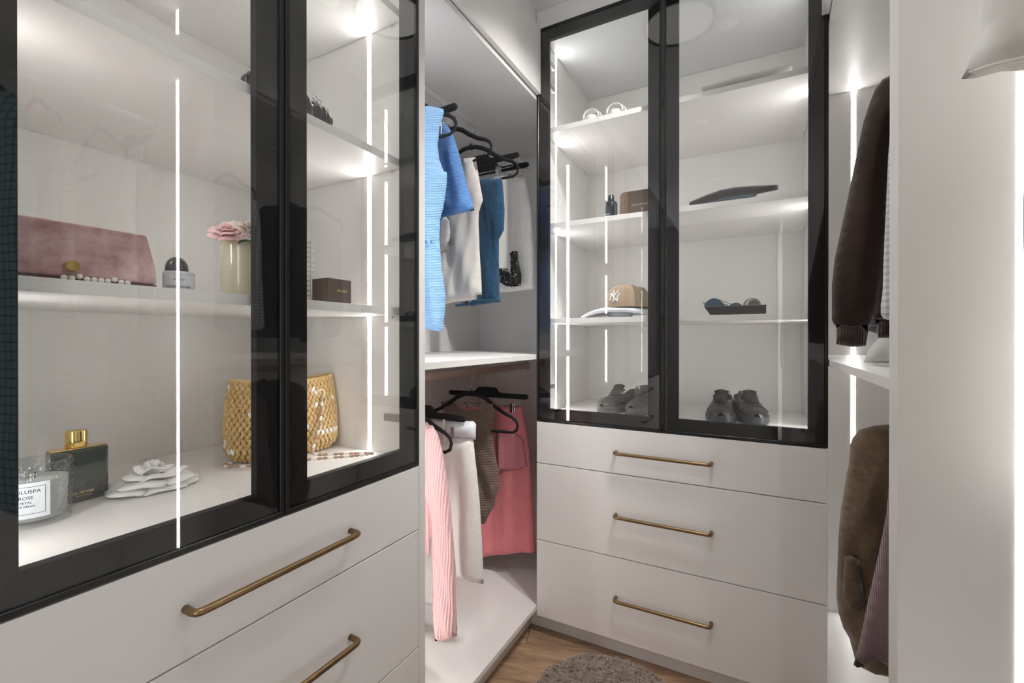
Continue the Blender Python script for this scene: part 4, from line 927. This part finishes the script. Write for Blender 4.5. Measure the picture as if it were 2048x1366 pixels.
# --- back cabinet, upper middle shelf
g = thing('cologne_bottle', 'small black cologne bottle with cylindrical cap beside the brown case', 'bottle', (-0.487, 1.70, LT), -16)
NB = plain('blue_black_glass', (0.012, 0.020, 0.028), 0.3, var=0.1, coat=0.3)
MB().lathe([(0.0005, 0), (0.0235, 0), (0.0245, 0.001), (0.0245, 0.058), (0.0225, 0.064), (0.0130, 0.067), (0.0005, 0.067)], 36, caps=False).obj('bottle_body', NB, g, smooth=True)
MB().lathe([(0.0128, 0.0672), (0.0128, 0.089), (0.0120, 0.0900), (0.0005, 0.0902)], 28, caps=False).obj('cap', NB, g, smooth=True)
text_wrap('lettering', 'TOM FORD', 0.0042, PRINTW, g, 0.0247, 0.0155)
text_wrap('lettering', 'OMBRE LEATHER', 0.0026, PRINTW, g, 0.0247, 0.0095)
g = thing('brown_case', 'rounded brown leather case standing upright beside the black bottle', 'case', (-0.3835, 1.71, LT), 0)
m = MB(); pts = []
def rr_poly(x0, x1, z0, z1, r, n=6, bot=True):
    p = []
    for cx, cz, a0 in ((x1 - r, z1 - r, 0), (x0 + r, z1 - r, 90)):
        for k in range(n + 1): a = R(a0 + 90 * k / n); p.append((cx + r * math.cos(a), cz + r * math.sin(a)))
    p += [(x0, z0), (x1, z0)]
    return p
BRL = plain('brown_leather', (0.185, 0.120, 0.082), 0.45, var=0.08, nscale=90, bump=0.1)
m.extr(rr_poly(-0.0715, 0.0715, 0, 0.100, 0.016), 'y', 0, 0.032); m.obj('case_body', BRL, g, bevel=0.0025)
text('lettering', 'LOUIS VUITTON', 0.0080, plain('pale_gold_print', (0.80, 0.72, 0.58), 0.5), g, face_m((0.002, -0.0006, 0.046), (1, 0, 0), (0, 0, 1)), 0.00015)
g = thing('black_cap', 'black folded flat cap with a teal underside lying on the upper middle shelf', 'cap', (-0.07, 1.676, HC))
bc = [(u, z + 0.001 if z > 0.46 else max(z, 0.4515)) for u, z in OUT['blackcap']]
BCF = fabric('black_wool', (0.012, 0.012, 0.013), 'plain', 90, (0.02, 0.02, 0.02), bump=0.3)
TEA = fabric('teal_lining', (0.035, 0.12, 0.165), 'plain', 60, (0.03, 0.10, 0.14), bump=0.2)
cloth('cap_crown', [(-0.134, 0.4525), (-0.135, 0.470), (-0.084, 0.486), (-0.037, 0.497), (0.008, 0.500), (0.081, 0.494), (0.132, 0.488), (0.1315, 0.472), (0.08, 0.467), (0.02, 0.470), (-0.037, 0.465), (-0.09, 0.455)], BCF, g, 0.026, [], res=0.009, seed=31, jitter=0.001)
cloth('cap_lining', [(-0.10, 0.4515), (-0.04, 0.466), (0.02, 0.471), (0.075, 0.468), (0.06, 0.4515)], TEA, g, 0.020, [], res=0.009, seed=32, jitter=0.001)

# --- back cabinet, lower middle shelf
g = thing('baseball_cap', 'tan baseball cap with a white NY monogram resting on the white hat', 'cap', (-0.432, 1.745, LV + 0.038), -22)
TAN = fabric('tan_twill', (0.40, 0.30, 0.215), 'plain', 150, (0.37, 0.275, 0.195), bump=0.2)
RC, HCAP = 0.080, 0.080
def crown(u, v):
    a = 2 * PI * u; q = v * PI / 2; rr = RC * max(0.0, math.cos(q)) ** 0.42
    zz = HCAP * math.sin(q) ** 0.85 * (1 + 0.10 * max(0, -math.sin(a)) * math.sin(q))
    return (rr * math.cos(a) * 0.98, rr * math.sin(a) * 1.12, zz)
MB().grid(crown, 48, 20, wrap=True).obj('cap_crown', TAN, g, smooth=True)
for k in range(6):
    a = -PI / 2 + k * PI / 3; u = (a / (2 * PI)) % 1
    MB().tube([Vector(crown(u, v / 14)) * 1.004 for v in range(15)], 0.0007, 5).obj('panel_seam', plain('tan_seam', (0.30, 0.21, 0.13), 0.8) if 'tan_seam' not in MATS else MATS['tan_seam'], g)
MB().lathe([(0.006, 0.0), (0.005, 0.003), (0.0005, 0.004)], 12, (0, 0, HCAP + 0.0005)).obj('cap_button', TAN, g, smooth=True)
MB().lathe([(RC * 0.97, 0.0), (RC * 0.985, 0.0), (RC * 0.985, 0.008), (RC * 0.97, 0.008)], 40, ay=1.14, ax=1.0, caps=False).obj('sweatband', TAN, g)
def on_crown(x, z):
    lo, hi = 0.0, 1.0
    for _ in range(30):
        mid = (lo + hi) / 2
        if crown(0.75, mid)[2] < z: lo = mid
        else: hi = mid
    q = lo * PI / 2; rr = RC * math.cos(q) ** 0.42
    return Vector((x, -1.12 * math.sqrt(max(1e-6, rr * rr - (x / 0.98) ** 2)) - 0.0008, z))
WEMB = plain('white_embroidery', (0.88, 0.89, 0.90), 0.7)
def stroke(pts, wid):
    m = MB(); fine = []
    for (a, b_) in zip(pts[:-1], pts[1:]):
        for k in range(6): fine.append((a[0] + (b_[0] - a[0]) * k / 6, a[1] + (b_[1] - a[1]) * k / 6))
    fine.append(pts[-1]); n = len(fine)
    rs = [wid * (0.78 + 0.55 * abs(2 * i / (n - 1) - 1) ** 2.5) for i in range(n)]
    m.tube([on_crown(x, z) for x, z in fine], rs, 8, 1.0)
    return m.obj('monogram', WEMB, g, smooth=True)
s_ = 0.0435 / 22.0 * 0.95
def px(a, b_): return ((a - 1200) / 12.05 * s_ , 0.041 + (410 - b_) / 12.05 * s_)
for pts in ([(1085, 510), (1108, 430), (1105, 345)], [(1105, 350), (1200, 450), (1298, 535)], [(1298, 535), (1295, 430), (1330, 355)],
            [(1165, 285), (1200, 390)], [(1285, 290), (1240, 350), (1203, 400)], [(1202, 395), (1200, 470), (1188, 540)]):
    stroke([px(*p) for p in pts], 0.0026)
g = thing('white_hat', 'white soft brimmed hat lying flat under the tan baseball cap', 'hat', (-0.462, 1.745, LV))
def brim(u, v):
    a = 2 * PI * u; r_ = 0.045 + 0.105 * v; x = r_ * math.cos(a) * 1.02; y = r_ * math.sin(a) * 0.62
    z = 0.040 - 0.012 * v - 0.020 * (abs(x) / 0.15) ** 2.6 - 0.006 * v ** 6
    return (x, y, max(0.003, z + 0.002 * math.sin(3 * a) * v))
o = MB().grid(brim, 48, 10, wrap=True).obj('hat_brim', fabric('white_felt', (0.80, 0.83, 0.87), 'plain', 60, (0.76, 0.79, 0.83), bump=0.1), g, smooth=True)
s = o.modifiers.new('thick', 'SOLIDIFY'); s.thickness = 0.011; s.offset = 0
MB().lathe([(0.048, 0.038), (0.047, 0.030), (0.045, 0.004), (0.044, 0.0)], 32, ay=0.62, ax=1.02, caps=True).obj('hat_crown', MATS['white_felt'], g, smooth=True)
g = thing('valet_tray', 'black leather valet tray with a gold stud holding sunglasses and a watch', 'tray', (-0.0585, 1.72, LV))
BL = plain('black_leather', (0.016, 0.015, 0.018), 0.4, var=0.15, nscale=120, bump=0.1)
m = MB(); x0, x1, y0, y1, hh = -0.078, 0.084, -0.05, 0.06, 0.030; f_ = 0.018
m.box(x0, x1, y0, y1, 0, 0.003)
def wall(p0, p1, q0, q1, t_=0.003):
    m.add([p0, p1, q1, q0, (p0[0], p0[1] + t_, p0[2]), (p1[0], p1[1] + t_, p1[2]), (q1[0], q1[1] + t_, q1[2]), (q0[0], q0[1] + t_, q0[2])],
          [(0, 1, 2, 3), (7, 6, 5, 4), (0, 4, 5, 1), (1, 5, 6, 2), (2, 6, 7, 3), (3, 7, 4, 0)])
wall((x0, y0, 0.0), (x1, y0, 0.0), (x0 - f_, y0 - 0.006, hh), (x1 + 0.004, y0 - 0.006, hh))
wall((x0, y1, 0.0), (x1, y1, 0.0), (x0 - f_, y1 + 0.006, hh), (x1 + 0.004, y1 + 0.006, hh))
m.extr([(y0 - 0.006, hh), (y1 + 0.006, hh), (y1, 0), (y0, 0)], 'x', x1, x1 + 0.003)
m.add([(x0, y0, 0), (x0, y1, 0), (x0 - f_, y1 + 0.006, hh), (x0 - f_, y0 - 0.006, hh), (x0 + .003, y0, 0), (x0 + .003, y1, 0), (x0 - f_ + .003, y1 + 0.006, hh), (x0 - f_ + .003, y0 - 0.006, hh)], [(0, 1, 2, 3), (7, 6, 5, 4), (0, 4, 5, 1), (1, 5, 6, 2), (2, 6, 7, 3), (3, 7, 4, 0)])
m.obj('tray_body', BL, g)
m = MB().tube([(x0 - f_ + 0.001, y0 - 0.0068, hh - 0.001), (x1 + 0.004, y0 - 0.0068, hh - 0.001)], 0.0007, 5); m.obj('edge_stitching', plain('grey_thread', (0.25, 0.25, 0.27), 0.8), g)
m = MB().extr([(-0.080 + 0.0042 * math.cos(2 * PI * k / 16), 0.018 + 0.0042 * math.sin(2 * PI * k / 16)) for k in range(16)], 'y', -0.0065, -0.0035); m.obj('stud', GOLD, g, bevel=0.0012)
# sunglasses
g = thing('sunglasses', 'blue aviator sunglasses leaning out of the black tray', 'sunglasses', (-0.128, 1.71, LV + 0.030), 8)
BLN = plain('blue_lens', (0.030, 0.105, 0.175), 0.08, var=0.05, coat=1.0)
GM = plain('gunmetal', (0.03, 0.05, 0.07), 0.3, 0.9)
def lens(cx, cz, s, rot):
    p = []
    for k in range(28):
        a = 2 * PI * k / 28; r0 = 1.0 + 0.10 * math.cos(2 * a) + 0.10 * math.cos(3 * a + 0.9)
        x, z = 0.031 * r0 * math.cos(a), 0.0245 * r0 * math.sin(a); c_, s2 = math.cos(R(rot)), math.sin(R(rot))
        p.append((cx + s * (x * c_ - z * s2), cz + s * (x * s2 + z * c_)))
    MB().extr(p, 'y', -0.001, 0.001).obj('lens', BLN, g)
    MB().tube([(x, 0, z) for x, z in p], 0.0011, 6, closed=True).obj('lens_rim', GM, g, smooth=True)
lens(0.004, 0.0035, 1.0, -18); lens(0.072, -0.012, 0.92, -22)
MB().tube([(0.034, 0, 0.006), (0.040, -0.001, 0.0075), (0.047, 0, -0.001)], 0.0012, 6).obj('bridge', GM, g, smooth=True)
MB().tube([(0.010, 0.001, 0.027), (0.05, 0.02, 0.012), (0.09, 0.045, -0.006), (0.098, 0.05, -0.014)], 0.0010, 6).obj('temple', GM, g, smooth=True)
MB().tube([(-0.028, 0, 0.014), (-0.034, 0.004, 0.016), (-0.020, 0.03, 0.0), (0.0, 0.055, -0.014)], 0.0010, 6).obj('temple', GM, g, smooth=True)
# watch
g = thing('wristwatch', 'grey metal wristwatch standing in the black tray', 'watch', (-0.010, 1.725, LV + 0.030), 18)
WM = plain('watch_metal', (0.26, 0.245, 0.225), 0.28, 0.9, var=0.1, nscale=60)
ring_ = [(0.024 * math.cos(R(a)), 0.0, 0.0035 + 0.022 * math.sin(R(a))) for a in range(0, 360, 18)]
m = MB(); n_ = len(ring_)
for k in range(n_):
    a = R(k * 18 + 9); c = Vector((0.0235 * math.cos(a), 0.008, 0.0035 + 0.0215 * math.sin(a)))
    t_ = Vector((-math.sin(a), 0, math.cos(a))); nn = Vector((math.cos(a), 0, math.sin(a)))
    hx, hn = 0.0034, 0.0014; wy = 0.010
    m.add([c + t_ * sx * hx + nn * sn * hn + Vector((0, sy * wy, 0)) for sx, sn, sy in ((-1, -1, -1), (1, -1, -1), (1, 1, -1), (-1, 1, -1), (-1, -1, 1), (1, -1, 1), (1, 1, 1), (-1, 1, 1))],
          [(0, 3, 2, 1), (4, 5, 6, 7), (0, 1, 5, 4), (1, 2, 6, 5), (2, 3, 7, 6), (3, 0, 4, 7)])
m.obj('bracelet', WM, g, bevel=0.0004, seg=1)
def disc(r, y0_, y1_, cx, cz): return MB().extr([(cx + r * math.cos(2 * PI * k / 28), cz + r * math.sin(2 * PI * k / 28)) for k in range(28)], 'y', y0_, y1_)
disc(0.0195, -0.012, -0.004, 0.0, 0.002).obj('watch_case', WM, g, bevel=0.0015)
disc(0.0150, -0.0128, -0.0120, 0.0, 0.002).obj('watch_dial', plain('grey_blue_dial', (0.10, 0.12, 0.14), 0.2), g)
MB().tube([(0.0, -0.0133, 0.002), (0.002, -0.0133, 0.012)], 0.0006, 4).obj('watch_hand', CHR, g)
MB().tube([(0.0, -0.0133, 0.002), (-0.008, -0.0133, 0.004)], 0.0006, 4).obj('watch_hand', CHR, g)

# --- shoes on the cabinet floor
def shoe(x, y, rz, label, up, sole_m, lace_m, mirror=1, group=None):
    t = thing('sneaker', label, 'shoe', (x, y, LF), rz, group)
    Lg = 0.275
    def hw(s): return 0.0505 * (max(0.0, 1 - ((0.34 - s) / 0.345) ** 2) ** 0.5 if s < 0.34 else 1 - 0.24 * math.sin(min(1, (s - 0.34) / 0.4) * PI / 2) - (0.0 if s < 0.86 else 0.76 * (1 - max(0, 1 - ((s - 0.86) / 0.141) ** 2) ** 0.5)))
    def cx(s): return mirror * 0.006 * math.sin(s * PI * 1.2)
    SS = [0.002, 0.012, 0.03, 0.06, 0.10, 0.15, 0.21, 0.28, 0.36, 0.45, 0.55, 0.65, 0.75, 0.84, 0.90, 0.945, 0.975, 0.992, 0.999]
    # sole
    vs = []; n = len(SS)
    for lvl, (zz, k) in enumerate(((0.0, 0.93), (0.005, 1.0), (0.026, 1.02), (0.029, 0.98))):
        L_ = [(cx(s) - hw(s) * k, s * Lg, zz + (0.006 * (1 - s / 0.12) ** 2 if s < 0.12 and lvl < 2 else 0)) for s in SS]
        Rr = [(cx(s) + hw(s) * k, s * Lg, zz + (0.006 * (1 - s / 0.12) ** 2 if s < 0.12 and lvl < 2 else 0)) for s in reversed(SS)]
        vs += L_ + Rr
    m_ = 2 * n; fs = [tuple(range(m_)), tuple(3 * m_ + k for k in range(m_))]
    for l in range(3):
        for k in range(m_): k2 = (k + 1) % m_; fs.append((l * m_ + k, l * m_ + k2, (l + 1) * m_ + k2, (l + 1) * m_ + k))
    MB().add(vs, fs).obj('sole', sole_m, t, smooth=True)
    # upper
    def top(s):
        if s < 0.12: return 0.040 + 0.012 * math.sin(s / 0.12 * PI / 2)
        if s < 0.30: return 0.052 + 0.008 * (s - 0.12) / 0.18
        if s < 0.56: return 0.060 + 0.032 * ((s - 0.30) / 0.26) ** 0.9
        return 0.092
    def coll(s): return 0.082 - 0.022 * math.sin(min(1, max(0, (s - 0.54) / 0.40)) * PI) + (0.004 if s > 0.9 else 0)
    K = 15; V = []
    for s in SS:
        w_ = hw(s) * 0.97; open_ = max(0, min(1, (s - 0.50) / 0.08)) * (1 if s < 0.985 else 0)
        for k in range(K):
            q = k / (K - 1) * 2 - 1; aq = abs(q)
            closed = (w_ * (math.sin(q * PI / 2) * (1 - 0.10 * (1 - aq))), 0.027 + (top(min(s, 0.56)) - 0.027) * max(0, math.cos(q * PI / 2)) ** (0.75 if s < 0.3 else 0.95))
            if aq > 0.42: f_ = (1 - aq) / 0.58; o_ = (math.copysign(w_ * (1 - 0.22 * f_), q), 0.027 + (coll(s) - 0.027) * min(1, f_ * 1.0))
            else: f_ = aq / 0.42; o_ = (math.copysign(w_ * 0.70 * f_, q) if q else 0, 0.045 + (coll(s) - 0.050) * f_ ** 6)
            V.append((cx(s) + closed[0] * (1 - open_) + o_[0] * open_, s * Lg, closed[1] * (1 - open_) + o_[1] * open_))
    F = [(i * K + k, i * K + k + 1, (i + 1) * K + k + 1, (i + 1) * K + k) for i in range(n - 1) for k in range(K - 1)]
    MB().add(V, F).obj('upper', up, t, smooth=True, sub=1)
    # toe cap seam, tongue, laces
    MB().tube([(cx(0.2) + 0.0455 * math.sin(R(a)), 0.2 * Lg - 0.022 * math.cos(R(a)) + 0.012, 0.030 + 0.030 * math.cos(R(a)) ** 0.8) for a in range(-80, 81, 10)], 0.0010, 5).obj('toe_seam', lace_m, t, smooth=True)
    tg = MB().grid(lambda u, v: (cx(0.5) + (u - .5) * (0.036 + 0.012 * v), Lg * (0.34 + 0.20 * v), 0.064 + 0.038 * v + 0.006 * math.sin(PI * u)), 7, 8).obj('tongue', up, t, smooth=True)
    s_ = tg.modifiers.new('thick', 'SOLIDIFY'); s_.thickness = 0.004
    for k in range(6):
        s = 0.335 + 0.036 * k; z = top(s) + 0.003; w_ = 0.020 + 0.0015 * k
        MB().tube([(cx(s) - w_, s * Lg + 0.004, z - 0.008), (cx(s) - w_ * 0.5, s * Lg, z), (cx(s), s * Lg - 0.002, z + 0.002), (cx(s) + w_ * 0.5, s * Lg, z), (cx(s) + w_, s * Lg + 0.004, z - 0.008)], 0.0027, 6, 0.6).obj('lace', lace_m, t, smooth=True)
    bw = MB()
    for sg in (-1, 1):
        y_ = 0.53 * Lg
        bw.tube([(cx(.5), y_, 0.096), (sg * 0.012, y_ - 0.004, 0.104), (sg * 0.024, y_ - 0.010, 0.100), (sg * 0.020, y_ - 0.014, 0.093), (cx(.5), y_ - 0.002, 0.095)], 0.0016, 5)
        bw.tube([(cx(.5), y_, 0.096), (sg * 0.018, y_ - 0.016, 0.086), (sg * 0.026, y_ - 0.018, 0.076)], 0.0014, 5)
    bw.obj('lace_bow', lace_m, t, smooth=True)
    return t
U1 = plain('grey_brown_leather', (0.062, 0.058, 0.054), 0.45, var=0.25, nscale=25, bump=0.1)
S1 = plain('grey_rubber', (0.115, 0.115, 0.118), 0.5, var=0.05)
U2 = plain('black_shoe_leather', (0.022, 0.023, 0.026), 0.35, var=0.2, nscale=25, bump=0.1)
S2 = plain('dark_blue_rubber', (0.045, 0.052, 0.062), 0.4, var=0.05)
LC1 = plain('brown_lace', (0.045, 0.028, 0.024), 0.8); LC2 = plain('black_lace_cord', (0.008, 0.008, 0.009), 0.7)
shoe(-0.537, 1.742, -16, 'grey brown leather sneaker, left one of the pair behind the left glass door', U1, S1, LC1, -1)
shoe(-0.424, 1.752, -9, 'grey brown leather sneaker, right one of the pair behind the left glass door', U1, S1, LC1, 1)
shoe(-0.106, 1.720, 1, 'black leather sneaker, left one of the pair behind the right glass door', U2, S2, LC2, -1)
shoe(0.003, 1.758, 12, 'black leather sneaker, right one of the pair behind the right glass door', U2, S2, LC2, 1)

# --- round fleece stool
g = thing('fleece_stool', 'round stool with curly brown fleece seat in front of the back drawers', 'stool', (-0.270, 0.914, 0.010))
FL = fabric('brown_fleece', (0.27, 0.205, 0.155), 'plain', 60, (0.13, 0.09, 0.065), bump=1.0, dist=0.006, sheen=0.5)
def seat(u, v):
    a = 2 * PI * u; q = (v - 0.5) * PI; rr = 0.168 * max(0, math.cos(q)) ** 0.35
    z = 0.338 + 0.055 * math.sin(q); x, y = rr * math.cos(a), rr * math.sin(a); nz = 1 + 0.03 * noise.noise((x * 60, y * 60, z * 60))
    return (x * nz, y * nz, z)
MB().grid(seat, 64, 24, wrap=True).obj('seat', FL, g, smooth=True)
m = MB(); rr_ = random.Random(5)
for k in range(3600):
    u = rr_.random(); v = 0.30 + 0.70 * rr_.random() ** 0.75 if k % 3 else 1 - 0.5 * rr_.random()
    if k < 1800:
        rad = 0.156 * math.sqrt(rr_.random()); a = 2 * PI * u; c = Vector((rad * math.cos(a), rad * math.sin(a), 0.3935 - 0.012 * (rad / 0.156) ** 6)); nn = Vector((0, 0, 1))
    else:
        c = Vector(seat(u, min(0.98, v))); nn = Vector((math.cos(2 * PI * u), math.sin(2 * PI * u), 0.5)).normalized()
    t1 = nn.orthogonal().normalized(); t2 = nn.cross(t1); an = rr_.uniform(0, PI); tx = t1 * math.cos(an) + t2 * math.sin(an); ty = nn.cross(tx)
    blob(m, c, tx, ty, nn, rr_.uniform(0.0025, 0.0045), rr_.uniform(0.005, 0.009), rr_.uniform(0.004, 0.0075))
m.obj('fleece_curls', FL, g, smooth=True)['kind'] = 'stuff'
for k in range(4):
    a = PI / 4 + k * PI / 2
    MB().tube([(0.105 * math.cos(a), 0.105 * math.sin(a), 0.30), (0.135 * math.cos(a), 0.135 * math.sin(a), -0.0095)], [0.014, 0.010], 12).obj('leg', plain('dark_stool_wood', (0.09, 0.055, 0.03), 0.5) if 'dark_stool_wood' not in MATS else MATS['dark_stool_wood'], g, smooth=True)
